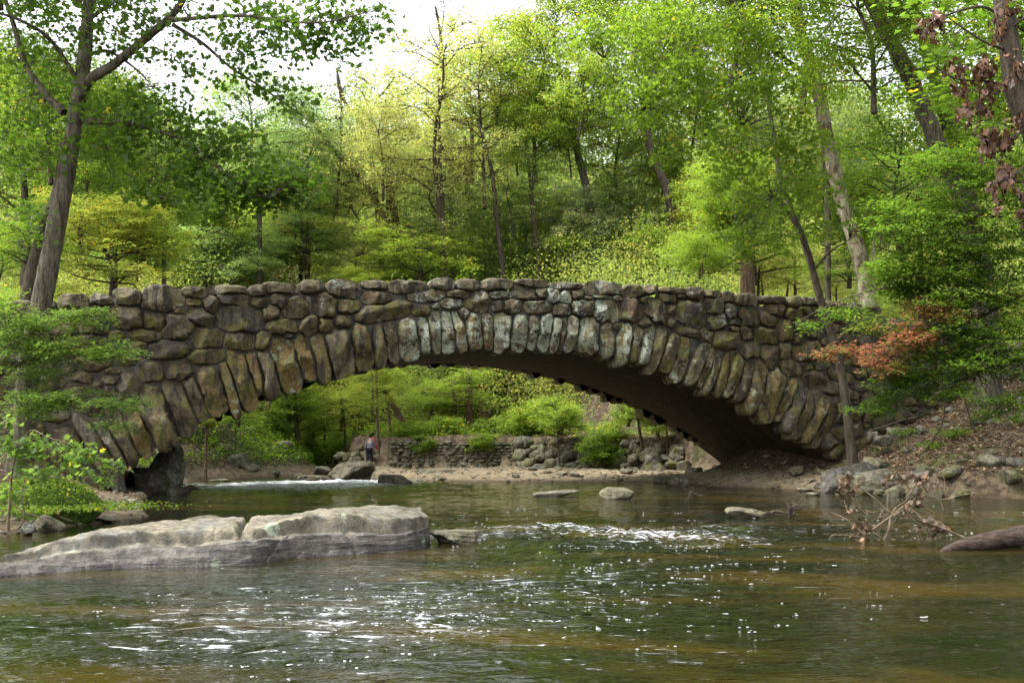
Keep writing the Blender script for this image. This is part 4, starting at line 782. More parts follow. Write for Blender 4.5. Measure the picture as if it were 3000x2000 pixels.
# ---------------------------------------------------------------- trees behind the bridge
# label, trunk path, Y, trunk width px, proto, crown centre u,v, radii, leaf, kwargs
TR = [
 ('tall thin tree with pale yellow leaves towering over the middle of the parapet', [(1310, 900), (1300, 700), (1290, 480), (1285, 250)], 64, 18, 'airy', 1290, 330, 210, 300, 'lf_pale', dict(extra=[(1290, 620, 150, 130, 'airy')])),
 ('pale yellow tree left of the tallest pale tree, with crooked dark trunk', [(1150, 900), (1165, 700), (1140, 540), (1130, 380)], 66, 34, 'airy', 1130, 420, 190, 230, 'lf_pale', dict(topw=.5)),
 ('leaning half bare tree with forked grey trunk in the gap under the sky', [(1180, 780), (1100, 590), (1045, 510), (960, 420), (900, 330)], 62, 26, 'airy', 985, 470, 150, 150, 'lf_pale', dict(topw=.4, extra=[(1060, 640, 130, 100, 'airy')])),
 ('bare topped tree with thin leafless branches against the white sky', [(1330, 900), (1320, 500), (1300, 230), (1290, 100), (1275, 20)], 72, 22, 'twiggy', 1290, 80, 75, 150, 'lf_pale', dict(topw=.3)),
 ('grey leafless tree poking into the sky above the pale trees', [(1120, 800), (1080, 420), (1010, 300), (985, 200)], 74, 20, 'twiggy', 1000, 270, 90, 130, 'lf_pale', {}),
 ('slim tree with olive crown beside the crooked dark limb above the parapet', [(1480, 900), (1470, 780), (1455, 640), (1440, 500), (1400, 350)], 60, 20, 'airy', 1420, 350, 150, 250, 'lf_yellow', dict(topw=.5, extra=[(1500, 600, 110, 90, 'airy')])),
 ('stout brown trunked tree rising behind the highest part of the parapet', [(1385, 900), (1383, 780), (1370, 560), (1360, 400)], 70, 32, 'tall1', 1380, 300, 170, 220, 'lf_yellow', dict(bark='bark_brown')),
 ('rounded bright green tree filling the top edge right of the white gap', [(1740, 900), (1725, 600), (1690, 440), (1670, 330), (1660, 200)], 58, 34, 'round1', 1640, 190, 230, 240, 'lf_bright', dict(bark='bark', extra=[(1560, 420, 150, 130, 'round3')])),
 ('tall green tree with a leaning trunk hidden behind the bright round tree', [(2000, 900), (1965, 600), (1930, 500), (1900, 420), (1880, 250)], 66, 40, 'round2', 1900, 150, 260, 260, 'lf_bright', dict(bark='bark_dark')),
 ('olive green tree with orange patches behind the middle right parapet', [(1860, 900), (1850, 700), (1845, 560)], 60, 22, 'round3', 1820, 470, 180, 170, 'lf_orange', {}),
 ('weeping silvery green shrubby tree spilling over the right of the crown', [(1690, 880), (1690, 740), (1690, 690)], 56, 14, 'round3', 1680, 710, 150, 120, 'lf_silver', {}),
 ('feathery olive young tree just behind the right half of the parapet', [(2045, 880), (2045, 740), (2040, 600)], 55, 12, 'cone', 2040, 680, 130, 170, 'lf_yellow', {}),
 ('tall green tree on the far left rising beside the big near trunk', [(330, 900), (330, 600), (320, 400)], 68, 30, 'round2', 290, 400, 230, 230, 'lf_green', {}),
 ('large green tree at the left edge behind the dark trunk', [(60, 950), (80, 700), (60, 400)], 55, 40, 'round1', 60, 420, 240, 300, 'lf_green', {}),
 ('low spreading yellow green tree with orange tips behind the left parapet', [(330, 930), (340, 800), (340, 700)], 52, 18, 'flat1', 330, 760, 230, 110, 'lf_orange', dict(extra=[(240, 650, 150, 90, 'flat2'), (420, 690, 150, 80, 'flat1')])),
 ('yellow green spreading tree whose boughs reach down to the left coping', [(620, 900), (620, 820), (620, 740)], 56, 16, 'flat2', 610, 770, 220, 70, 'lf_yellow', dict(extra=[(520, 640, 150, 90, 'round3')])),
 ('soft grey green tree above the spreading yellow green boughs', [(480, 900), (480, 700), (470, 560)], 70, 20, 'round3', 450, 520, 180, 150, 'lf_blue', {}),
 ('hazy blue green tree low under the white sky gap', [(760, 900), (760, 600), (750, 450)], 84, 24, 'round1', 740, 400, 190, 170, 'lf_blue', {}),
 ('second blue green tree between the hazy one and the leaning half bare tree', [(900, 900), (900, 650)], 88, 24, 'round2', 900, 430, 150, 180, 'lf_blue', {}),
 ('dark green hemlock behind the middle of the left parapet', [(600, 900), (600, 700), (600, 560)], 72, 20, 'cone', 590, 600, 60, 130, 'lf_dark', {}),
 ('olive yellow tree left of the crooked pale tree just above the coping', [(900, 900), (905, 760), (900, 680)], 60, 16, 'round3', 880, 690, 190, 130, 'lf_yellow', {}),
 ('yellow olive bush like tree behind the coping left of the crown', [(1060, 900), (1060, 800)], 55, 10, 'round3', 1060, 760, 140, 80, 'lf_pale', {}),
 ('low bright yellow green tree directly behind the crown of the bridge', [(1240, 900), (1240, 800)], 57, 12, 'flat1', 1230, 740, 190, 90, 'lf_yellow', {}),
 ('green understory tree between the pale tree and the silvery one', [(1540, 900), (1545, 780)], 60, 12, 'round3', 1550, 690, 140, 130, 'lf_green', {}),
 ('fresh green understory tree behind the right parapet and slim trunk', [(2220, 900), (2225, 780)], 60, 16, 'flat2', 2210, 700, 200, 140, 'lf_bright', dict(extra=[(2120, 560, 150, 110, 'round3')])),
 ('yellowish leafy tree glimpsed between slim trunk and patchy barked tree', [(2300, 930), (2310, 820)], 64, 14, 'round3', 2330, 760, 150, 110, 'lf_pale', {}),
 ('patchy barked sycamore with flaking cream and brown trunk, right of centre', [(2545, 900), (2510, 720), (2470, 600), (2425, 420), (2400, 270), (2345, 90), (2325, -60)], 47, 52, 'round1', 2350, 60, 300, 260, 'lf_bright', dict(bark='bark_patch', topw=.6)),
 ('leaning twin of the sycamore with a long grey limb crossing to the left', [(2425, 860), (2420, 500), (2380, 250), (2280, 160), (2190, 60), (2140, -60)], 48, 20, 'round3', 2130, 60, 260, 220, 'lf_green', dict(bark='bark', topw=.7)),
 ('straight grey trunked tall tree leaning left at the upper right', [(2890, 1000), (2830, 620), (2750, 430), (2680, 260), (2600, 100), (2530, -40)], 41, 64, 'round2', 2560, 60, 280, 260, 'lf_green', dict(bark='bark', topw=.6)),
 ('second leaning tall trunk close behind the straight grey trunked one', [(2900, 900), (2850, 620), (2770, 330), (2710, 130), (2660, -50)], 50, 50, 'round3', 2760, 180, 260, 240, 'lf_green', dict(bark='bark_dark', topw=.6)),
 ('deep green tree closing the upper right corner', [(3050, 1000), (3040, 700), (3020, 400)], 42, 50, 'round1', 3000, 350, 300, 330, 'lf_green', {}),
 ('broad green tree filling the right side behind the beech sprays', [(2700, 980), (2700, 800), (2690, 650)], 52, 30, 'round3', 2650, 560, 280, 230, 'lf_green', {}),
 ('dark trunk leaning away behind the big near tree at the left', [(75, 900), (110, 720), (165, 560), (190, 420)], 40, 38, 'round3', 150, 330, 220, 200, 'lf_green', dict(bark='bark_dark', topw=.6)),
 ('small stump like brown trunked tree just above the right coping', [(2190, 900), (2190, 780), (2185, 700)], 58, 44, 'round3', 2170, 560, 140, 110, 'lf_green', dict(bark='bark_brown', topw=.9)),
 ('slender tree at the top between bright tree and the sycamore limb', [(1990, 900), (2020, 500), (2060, 200)], 56, 14, 'tall2', 2060, 300, 150, 200, 'lf_green', {}),
 ('yellowing tree high above the middle of the bridge beside the white gap', [(1590, 900), (1560, 600), (1540, 400)], 74, 20, 'tall1', 1570, 260, 130, 260, 'lf_yellow', {}),
 # seen under the arch
 ('thin straight grey trunk beside the two walkers', [(1108, 1335), (1106, 1240), (1104, 1150), (1100, 1000)], 63, 9, 'round3', 1090, 1130, 130, 80, 'lf_yellow', dict(bark='bark_brown', topw=.8)),
 ('second thin trunk with pale bark right of the walkers', [(1146, 1290), (1140, 1230), (1130, 1140), (1100, 1000)], 66, 9, 'flat2', 1120, 1110, 90, 40, 'lf_bright', dict(bark='bark_brown', topw=.8)),
 ('thick trunk leaning left over the dry stone wall end', [(1204, 1278), (1165, 1210), (1130, 1150), (1090, 1060)], 66, 22, 'round3', 1080, 1040, 120, 90, 'lf_green', dict(bark='bark_brown', topw=.7)),
 ('reddish brown trunk standing in the wood under the arch crown', [(1250, 1260), (1245, 1180), (1240, 1000)], 85, 22, 'round1', 1240, 980, 220, 130, 'lf_green', dict(bark='bark_brown', topw=.9)),
 ('broad twin trunked tree on top of the dry stone wall', [(1385, 1280), (1375, 1220), (1372, 1100), (1370, 1000)], 68, 24, 'flat1', 1330, 1150, 170, 65, 'lf_bright', dict(bark='bark_brown', topw=.8, extra=[(1250, 1200, 110, 45, 'flat2')])),
 ('big brown trunk behind the dry stone wall under the arch', [(1425, 1265), (1422, 1180), (1420, 1000)], 80, 44, 'round2', 1420, 960, 240, 140, 'lf_green', dict(bark='bark_brown', topw=.9)),
 ('straight trunk between the wall trees and the descending arch', [(1505, 1240), (1500, 1150), (1500, 1000)], 78, 16, 'round1', 1540, 1000, 200, 120, 'lf_bright', dict(bark='bark_brown', topw=.9)),
 ('leafy sapling on top of the heaped riprap', [(1640, 1360), (1635, 1290), (1630, 1240)], 58.5, 6, 'shrub', 1640, 1230, 90, 45, 'lf_bright', {}),
 ('dark sapling trunk right against the far arch ring', [(1895, 1350), (1880, 1300), (1870, 1230), (1865, 1180)], 56, 12, 'shrub', 1840, 1210, 60, 40, 'lf_bright', {}),
 ('second dark sapling trunk beside the far arch ring', [(1958, 1345), (1955, 1290), (1950, 1220)], 55.5, 10, 'shrub', 1930, 1240, 60, 40, 'lf_bright', {}),
 ('bushy green thicket over the riprap under the arch', [(1560, 1290), (1560, 1250)], 63, 5, 'shrub', 1580, 1240, 110, 50, 'lf_bright', dict(name='bush', cat='bush')),
 ('low green bush creeping over the riprap', [(1740, 1370), (1745, 1330)], 57, 4, 'shrub', 1760, 1325, 75, 45, 'lf_green', dict(name='bush', cat='bush')),
 ('yellow tipped bush above the low green riprap bush', [(1790, 1330), (1790, 1290)], 58, 4, 'shrub', 1800, 1275, 60, 35, 'lf_yellow', dict(name='bush', cat='bush')),
 ('dark hemlock tree in the shade on the far left bank', [(880, 1340), (870, 1250), (860, 1100)], 68, 22, 'cone', 850, 1160, 110, 150, 'lf_dark', dict(bark='bark_dark')),
 ('leaning brown trunk in the shade on the far left bank', [(745, 1340), (765, 1250), (790, 1180), (830, 1080)], 66, 14, 'flat1', 760, 1200, 120, 60, 'lf_green', dict(bark='bark_brown', topw=.8)),
 ('green hemlock leaning over the rapids behind the arch stones', [(700, 1330), (720, 1200), (760, 1080)], 75, 18, 'cone', 850, 1130, 160, 130, 'lf_dark', {}),
 ('yellow orange leafed sapling peeking out below the left arch stones', [(603, 1300), (606, 1260), (606, 1240)], 52, 9, 'shrub', 610, 1240, 40, 16, 'lf_orange', dict(bark='bark_brown')),
 ('green sapling with layered leaves below the left arch stones', [(690, 1330), (690, 1250)], 58, 6, 'flat1', 700, 1215, 90, 38, 'lf_bright', {}),
 ('olive understory tree with drooping yellow leaves over the far water', [(1010, 1340), (1010, 1250), (1000, 1150)], 70, 10, 'flat2', 1000, 1190, 110, 75, 'lf_yellow', dict(extra=[(950, 1250, 70, 40, 'flat1')])),
 ('shaded green tree deep in the middle under the arch', [(950, 1320), (950, 1200)], 82, 16, 'round2', 960, 1170, 160, 130, 'lf_green', {}),
 ('shaded green tree filling the gap right of the reddish trunk', [(1310, 1260), (1310, 1150)], 92, 14, 'round1', 1320, 1130, 170, 120, 'lf_green', {}),
 ('dark bush hanging over the far left rocks', [(640, 1370), (640, 1330)], 60, 4, 'shrub', 650, 1320, 60, 40, 'lf_dark', dict(name='bush', cat='bush')),
 ('dense dark green bush left of the leaning brown trunk', [(700, 1360), (700, 1300)], 63, 4, 'shrub', 705, 1290, 70, 50, 'lf_dark', dict(name='bush', cat='bush')),
 ('shaded bush right of the leaning brown trunk on the far bank', [(810, 1370), (810, 1320)], 66, 4, 'shrub', 815, 1310, 70, 50, 'lf_dark', dict(name='bush', cat='bush')),
 ('drooping green bush over the dark water behind the rapids', [(900, 1370), (900, 1330)], 70, 4, 'shrub', 905, 1320, 70, 50, 'lf_green', dict(name='bush', cat='bush')),
 ('pale green bush low between the far bank and the walkers', [(990, 1370), (990, 1330)], 72, 4, 'shrub', 985, 1315, 60, 45, 'lf_bright', dict(name='bush', cat='bush')),
 ('bright bush on the left end of the dry stone wall', [(1190, 1285), (1190, 1270)], 64, 4, 'shrub', 1195, 1280, 70, 32, 'lf_bright', dict(name='bush', cat='bush')),
 ('trailing green bush hanging over the left third of the dry stone wall', [(1240, 1300), (1240, 1290)], 62, 4, 'shrub', 1245, 1308, 50, 24, 'lf_green', dict(name='bush', cat='bush')),
 ('trailing green bush hanging over the right third of the dry stone wall', [(1410, 1300), (1410, 1290)], 61.5, 4, 'shrub', 1412, 1306, 60, 24, 'lf_green', dict(name='bush', cat='bush')),
 ('feathery green bush on the middle of the dry stone wall', [(1300, 1285), (1300, 1260)], 65, 4, 'shrub', 1300, 1272, 90, 34, 'lf_bright', dict(name='bush', cat='bush')),
 ('leafy bush on the right end of the dry stone wall', [(1480, 1285), (1480, 1250)], 66, 4, 'shrub', 1480, 1268, 90, 40, 'lf_bright', dict(name='bush', cat='bush')),
 ('light green tree deep behind the leafy sapling and riprap', [(1640, 1250), (1640, 1180)], 84, 12, 'round3', 1650, 1150, 170, 90, 'lf_bright', {}),
]
arch = [i for i, it in enumerate(TR) if it[0].startswith('thin straight grey trunk beside')][0]
for ti, it in enumerate(TR):
    lab, path, Yd, w_, pr, cu, cv, ru, rv, lf, kw = it
    if ti < arch and 560 < path[0][0] < 2060 and Yd < 84: Yd = 84 + (ti * 7) % 11
    kw = dict(kw)
    if ti < arch and w_ < 49:      # lower and side boughs close the wall of leaves; unseen crowns added above the frame darken the water's reflection
        ex = list(kw.get('extra', ())); 900 < path[0][0] < 1560 or ex.append((path[0][0] + rt.uniform(-90, 90), rt.uniform(640, 790), rt.uniform(110, 170), rt.uniform(70, 110), rt.choice(['round3', 'round2', 'flat1'])))
        if pr != 'twiggy': ex.append((cu + rt.choice([-1, 1]) * ru * .8, cv + rt.uniform(40, 190), ru * .6, rv * .5, rt.choice(['round3', 'round2'])))
        if cu < 420: ex += [(cu - 60, -230, 320, 240, 'round1'), (cu, -650, 360, 260, 'round2')]
        if cv < 260 and cu > 1500 and True: ex += [(cu + 60, -250, 330, 220, 'round1'), (cu - 40, -640, 330, 260, 'round2')]
        kw['extra'] = ex
    if ti < arch and 850 < cu < 1480 and lf == 'lf_yellow': lf = 'lf_pale' if ti % 2 else lf
    tree(lab, path, Yd, w_, pr, cu, cv, ru, rv, lf, **kw)
# ---------------------------------------------------------------- far wood on the hillside: one mass nobody could count
def far_wood():
    rg = np.random.default_rng(77); b = MB()
    tr = MB()
    for k in range(190):
        Yd = rg.uniform(86, 150); u = rg.uniform(-250, 3250); x = (u - 1500) / FPX * Yd; g = gz(x, Yd)
        sky_v = np.interp(u, [-250, 300, 520, 600, 800, 930, 1050, 1200, 1390, 1440, 1500, 1560, 3250], [60, 200, 330, 400, 340, 270, 210, 150, 140, 180, 160, -80, -200])
        ztop_ = EYE + (HV - sky_v) / FPX * Yd; h = min(rg.uniform(13, 20), ztop_ - g)
        if h < 5: continue
        R_ = rg.uniform(3.2, 5.5); lay = rg.uniform(0, 1); n = int(2400 * (R_ / 4.5) ** 2 * (h / 15))
        d = rg.normal(size=(n, 3)); d /= np.linalg.norm(d, axis=1)[:, None]; rr_ = rg.uniform(.55, 1, n)[:, None] * (1 + .25 * fbm(d * 2.2 + k, 3, k)[:, None])
        p = d * rr_ * np.array([R_, R_, h * .5]) + np.array([x, Yd, g + h * .52])
        V, F, q = leaves(p, np.full(n, .29), rg, QUAD, .45, d); b.add(V, F, rnd=np.repeat(np.clip(.65 * lay + .35 * rg.uniform(0, 1, n), 0, .97), q))
        V, F = tube([[x, Yd, g - .3], [x + rg.normal(0, .4), Yd, g + h * .6]], .2, .1, 5); tr.add(V, F)
    for k in range(430):
        Yd = rg.uniform(68, 104); u = rg.uniform(-150, 3150); x = (u - 1500) / FPX * Yd
        if x < -9 and Yd < 74: continue
        if x > -9.5 and Yd < 72: continue
        g = gz(x, Yd); h = rg.uniform(4, 12.0); R_ = rg.uniform(2.0, 3.6); lay = rg.uniform(0, 1) ** 1.3; n = int(1700 * (R_ / 3) ** 2)
        d = rg.normal(size=(n, 3)); d /= np.linalg.norm(d, axis=1)[:, None]; rr_ = rg.uniform(.35, 1, n)[:, None] * (1 + .3 * fbm(d * 2.5 + k, 3, k)[:, None])
        p = d * rr_ * np.array([R_, R_, h * .5]) + np.array([x, Yd, g + h * .5]); V, F, q = leaves(p, np.full(n, .155), rg, QUAD, .6, d); b.add(V, F, rnd=np.repeat(np.clip(.5 + .5 * (.65 * lay + .35 * rg.uniform(0, 1, n)), 0, 1), q))
    lf = leaf_mat('far_wood_leaf', (0.07, 0.13, 0.045), (0.26, 0.31, 0.09), (0.36, 0.33, 0.11), .86)
    v, f, a = b.data(); t = empty('far_wood', (0, 110, 4)); tag(t, 'distant mixed wood covering the hillside', 'wood', kind='stuff')
    o = mobj('foliage', v, f, lf, t, smooth=False, attrs=a); tr.build('trunks', M['bark'], t)
far_wood()
def low_growth():
    rg = np.random.default_rng(78); n = 90000
    y = rg.uniform(50, 100, n); x = (rg.uniform(-100, 3100, n) - 1500) / FPX * y; d = river_dist(x, y); wl = np.interp(x, WALLX, WALLY)
    s = (x + 12.2) * .949 + (y - 35) * .3125; t_ = -(x + 12.2) * .3125 + (y - 35) * .949
    ok = (d > 1.2) & ((y > wl + .8) | (x < -9) | (s > 29)) & (t_ > BW + 1) & (fbm(np.stack([x * .35, y * .35, x * 0], -1), 3, 5) > -.28)
    x, y = x[ok], y[ok]; z = ground_z(x, y); n = len(x)
    C = np.stack([x, y, z + rg.uniform(.03, .75, n) ** 1.3], -1); V, F, k = leaves(C, np.full(n, .17), rg, QUAD, .7)
    t = mobj('undergrowth', V, F, M['lf_green'], smooth=False, attrs={'rnd': np.repeat(rg.uniform(0, 1, n), k)}); tag(t, 'low green undergrowth on the woodland floor beyond the bridge', 'undergrowth', kind='stuff')
low_growth()
def bank_growth():
    rg = np.random.default_rng(79); n = 75000; y = rg.uniform(46, 76, n); x = rg.uniform(-30, -10.5, n); d = river_dist(x, y); ok = (d > .8) & (fbm(np.stack([x * .6, y * .6, x * 0], -1), 3, 15) > -.3); x, y = x[ok], y[ok]; n = len(x)
    V, F, k = leaves(np.stack([x, y, ground_z(x, y) + rg.uniform(.02, .6, n)], -1), np.full(n, .13), rg, QUAD, .7)
    tag(mobj('bank_greenery', V, F, M['lf_green'], smooth=False, attrs={'rnd': np.repeat(rg.uniform(0, .9, n), k)}), 'dark low greenery on the shaded slope of the far left bank', 'undergrowth', kind='stuff')
bank_growth()
# ---------------------------------------------------------------- near trees built bough by bough
def bough_tree(name, label, cat, base, parts, sprays, lf, lsize, tmpl, per, crad, seed, bark='bark', thick=.08, up=.75, twig=.007, near=2.2, group=None, droop=.15, mats=None):
    """parts: (child name, pts3d, r0, r1); sprays: (u, v, Y, ru, rv, rY, n[, leaf mat]) clusters hung on the nearest bough by a twig"""
    rg = np.random.default_rng(seed); t = empty(name, base); tag(t, label, cat, group); allp = []
    for nm, pts, r0, r1 in parts:
        sp = spline(pts, max(12, len(pts) * 8)); V, F = tube(sp, r0, r1, 10 if r0 > .1 else 6, None, bump=.14 if r0 > .1 else .1, seed=seed, flare=.35 if nm == 'trunk' else 0)
        mobj(nm, V, F, M[bark], t); allp.append(sp)
    allp = np.concatenate(allp); tw = MB(); byl = {}
    for sprs in sprays:
        u, v, Yd, ru, rv, rY, n = sprs[:7]; lm = sprs[7] if len(sprs) > 7 else lf; C = byl.setdefault(lm, MB())
        for _ in range(n):
            q = rg.normal(size=3); q /= np.linalg.norm(q); q *= rg.uniform(0, 1) ** .4
            Yc = Yd + q[1] * rY; c = P(u + q[0] * ru, v + q[2] * rv, Yc)
            d = np.linalg.norm((allp - c) * np.array([1, .6, 1]), axis=1); i = int(d.argmin()); a = allp[i]
            if tw is not None and d[i] > .08:
                m = (a + c) / 2 + rg.normal(0, .06 * d[i] + .01, 3) + np.array([0, 0, .08 * d[i]]); V, F = tube(spline([a, m, c], 7), twig * (1 + .5 * d[i]), .003, 4); tw.add(V, F)
            k_ = max(3, int(per * rg.uniform(.5, 1.5))); p, o = disc(c, crad * rg.uniform(.6, 1.35), thick * crad, k_, rg, droop)
            V, F, k = leaves(p, np.full(k_, lsize), rg, tmpl, up, o); cr = rg.uniform(0, 1)
            C.add(V, F, rnd=np.repeat(np.clip(.45 * cr + .55 * rg.uniform(0, 1, k_), 0, 1), k))
    if tw.n: tw.build('twigs', M[bark if bark != 'bark_patch' else 'bark'], t)
    for lm, C in byl.items():
        v, f, a = C.data(); mobj('foliage' if len(byl) > 1 else 'crown', v, f, M[lm], t, smooth=False, attrs=a)
    return t
def PP(L_, Yd, dy=0): return [P(u, v, Yd + dy * i / max(1, len(L_) - 1)) for i, (u, v) in enumerate(L_)]
Y1 = 25.5; tb = P(58, 1273, Y1); tb[2] = gz(tb[0], tb[1]) - .1
T1 = [('trunk', [tb] + PP([(85, 1090), (122, 885), (160, 690), (200, 480), (224, 330), (243, 200), (255, 80), (262, -60), (270, -220)], Y1), .265, .10),
 ('bough', PP([(226, 300), (262, 235), (332, 190), (421, 118), (510, 38), (560, -40), (640, -140)], Y1, -1.2), .125, .05),
 ('bough', PP([(498, 60), (560, 55), (638, 48), (733, 48), (829, 62), (944, 66), (1071, 38)], Y1 - .9, -1.6), .055, .012),
 ('bough', PP([(505, 72), (593, 127), (676, 198), (765, 255), (835, 305), (912, 357)], Y1 - .9, .8), .045, .010),
 ('bough', PP([(240, 354), (310, 358), (383, 363), (470, 385), (542, 414), (638, 491), (733, 561), (790, 580)], Y1, -1.8), .075, .014),
 ('bough', PP([(187, 330), (121, 261), (70, 178), (45, 89), (19, 10), (0, -60)], Y1, 1.0), .10, .04),
 ('bough', PP([(260, 160), (310, 150), (357, 172), (414, 217), (446, 255)], Y1, -.8), .05, .012),
 ('bough', PP([(230, 240), (150, 120), (60, 60), (-40, 30)], Y1, -2), .06, .02),
 ('bough', PP([(255, 60), (330, 10), (400, -40)], Y1, 1.5), .05, .02)]
S1 = [(700, 330, 25, 0, 0, 0, 0)]
S1 = [(720, 545, 24.2, 190, 60, .9, 84), (560, 490, 24.4, 120, 60, .9, 24), (880, 520, 24, 80, 55, .6, 26), (420, 330, 25, 200, 90, 1.3, 60), (620, 400, 24.5, 170, 70, 1.0, 34), (330, 440, 25, 110, 70, 1.2, 20),
 (780, 130, 24.6, 190, 100, 1.3, 46), (960, 110, 24, 170, 70, 1.0, 44), (1080, 60, 23.8, 80, 55, .8, 18), (850, 30, 24, 240, 50, 1.2, 40), (840, 290, 24.6, 120, 60, .8, 18), (640, 210, 24.8, 160, 80, 1.0, 26), (480, 150, 25, 120, 80, 1.2, 22),
 (110, 180, 25.8, 190, 200, 1.8, 90), (60, 420, 25.6, 130, 110, 1.6, 44), (330, 70, 25.5, 170, 100, 1.6, 54), (250, -40, 25.5, 300, 90, 2.0, 70), (560, -60, 24.5, 300, 70, 2, 50), (620, 60, 24.5, 120, 60, 1, 16), (420, 560, 24.8, 60, 30, .5, 7), (90, 640, 25.8, 110, 60, 1.0, 14)]
S1 = [(*q[:6], max(3, int(q[6] * (.95 if q[1] > 300 and q[0] > 300 else .55)))) for q in S1]
bough_tree('near_tree', 'big grey trunked tree at the left with dark lobed leaves and long bent boughs', 'tree', (tb[0], tb[1], tb[2] + .1), T1, S1, 'lf_dark', .125, LOBE, 20, .42, 31, bark='bark', thick=.30, up=.6)
# slim tree in front of the right end of the bridge
Y2 = 41.3; b2 = P(2502, 1272, Y2); b2[2] = gz(b2[0], b2[1]) - .1
T2 = [('trunk', [b2] + PP([(2470, 1120), (2440, 990), (2405, 880), (2375, 770), (2345, 680), (2300, 600)], Y2), .165, .11),
 ('trunk_fork', PP([(2345, 680), (2290, 540), (2270, 420), (2240, 240), (2200, 100), (2140, -20)], Y2, 1), .10, .05),
 ('bough', PP([(2310, 620), (2280, 585), (2262, 580)], Y2, -.3), .11, .06),
 ('bough', PP([(2385, 790), (2430, 740), (2490, 700)], Y2, -1), .05, .015), ('bough', PP([(2240, 260), (2160, 150), (2060, 60), (1900, 140), (1770, 170)], Y2, -3), .05, .012),
 ('bough', PP([(2190, 90), (2150, 200), (2120, 300), (2160, 380)], Y2, -2), .035, .01), ('bough', PP([(2160, 30), (2060, 120), (1960, 240), (1880, 330)], Y2, -3.5), .035, .01)]
S2 = [(2080, 330, 35, 220, 200, 1.6, 120), (1900, 250, 34.5, 170, 130, 1.3, 60), (2230, 520, 36.5, 150, 130, 1.3, 60), (2200, 700, 36.5, 130, 70, 1.0, 34), (1780, 130, 34.5, 160, 80, 1.2, 30), (1990, 80, 35, 250, 90, 1.6, 60), (2150, 150, 35.5, 160, 160, 1.5, 60), (2420, 560, 37, 120, 160, 1.5, 44), (2330, 330, 37, 140, 160, 1.5, 60)]
S2 = [(*q[:6], int(q[6] * .7)) for q in S2]
bough_tree('slim_tree', 'slim bent dark trunk standing in front of the right end of the bridge', 'tree', (b2[0], b2[1], b2[2] + .1), T2, S2, 'lf_green', .13, LOBE, 34, .42, 32, bark='bark_dark', thick=.3, up=.6)
# beech sprays coming in from the right bank
b3 = np.array([14.2, 29.0, 0]); b3[2] = gz(b3[0], b3[1])
T3 = [('trunk', [b3 - [0, 0, .2], b3 + [0, 0, 2], b3 + [.1, 0, 4.5], b3 + [.1, .2, 7.5], b3 + [.2, .3, 10]], .17, .06)]
for (pts, Ya, Yb) in [([(3120, 900), (2900, 850), (2700, 840), (2560, 850), (2440, 890), (2330, 945)], 29, 30), ([(3130, 1000), (2900, 1000), (2720, 1100), (2600, 1150), (2510, 1215)], 29, 29.5), ([(3120, 700), (2950, 640), (2760, 640), (2560, 700)], 29, 28.5), ([(3120, 1050), (2950, 1060), (2800, 1120), (2720, 1170)], 29, 28), ([(3120, 560), (2900, 520), (2700, 520)], 29, 28.5), ([(3120, 800), (2800, 960), (2560, 1020), (2350, 1030)], 29, 30)]:
    T3.append(('bough', PP(pts, Ya, Yb - Ya), .045, .008))
S3 = [(2640, 790, 28.6, 110, 50, .7, 30), (2760, 1060, 28.4, 120, 50, .8, 36), (2640, 1090, 28.9, 80, 30, .5, 18), (2800, 780, 28.8, 260, 70, 1.2, 120), (2720, 860, 29.3, 170, 40, .8, 56), (2470, 915, 29.8, 80, 22, .5, 10), (2370, 950, 29.9, 40, 12, .3, 5), (2880, 900, 28.5, 220, 100, 1.2, 110), (2920, 1040, 28.2, 170, 90, 1.0, 76), (2700, 1130, 29, 140, 40, .7, 40), (2570, 1190, 29.4, 75, 26, .4, 16), (2900, 660, 28.5, 240, 100, 1.3, 110), (2700, 640, 28.5, 200, 90, 1.2, 70), (2960, 500, 28.5, 200, 130, 1.3, 80), (2760, 500, 28.5, 180, 90, 1.2, 50), (2780, 1000, 28.6, 160, 60, 1, 46), (2950, 1180, 28, 110, 40, .8, 22),
 (2690, 975, 28.3, 110, 55, .6, 34, 'lf_red'), (2590, 1050, 28.6, 60, 60, .5, 18, 'lf_red'), (2450, 1028, 29.4, 95, 18, .4, 14, 'lf_red'), (2740, 905, 28.3, 120, 30, .6, 16, 'lf_red'), (2560, 950, 29.4, 70, 30, .5, 10, 'lf_orange'), (2860, 860, 28.3, 140, 50, 1, 16, 'lf_orange')]
S3 = [(*q[:6], int(q[6] * 1.35), *q[7:]) for q in S3]
bough_tree('beech_tree', 'layered bright green beech boughs with a few red turning sprays, at the right edge', 'tree', b3, T3, S3, 'lf_beech', .085, OVAL, 46, .36, 33, bark='bark', thick=.10, up=.82)
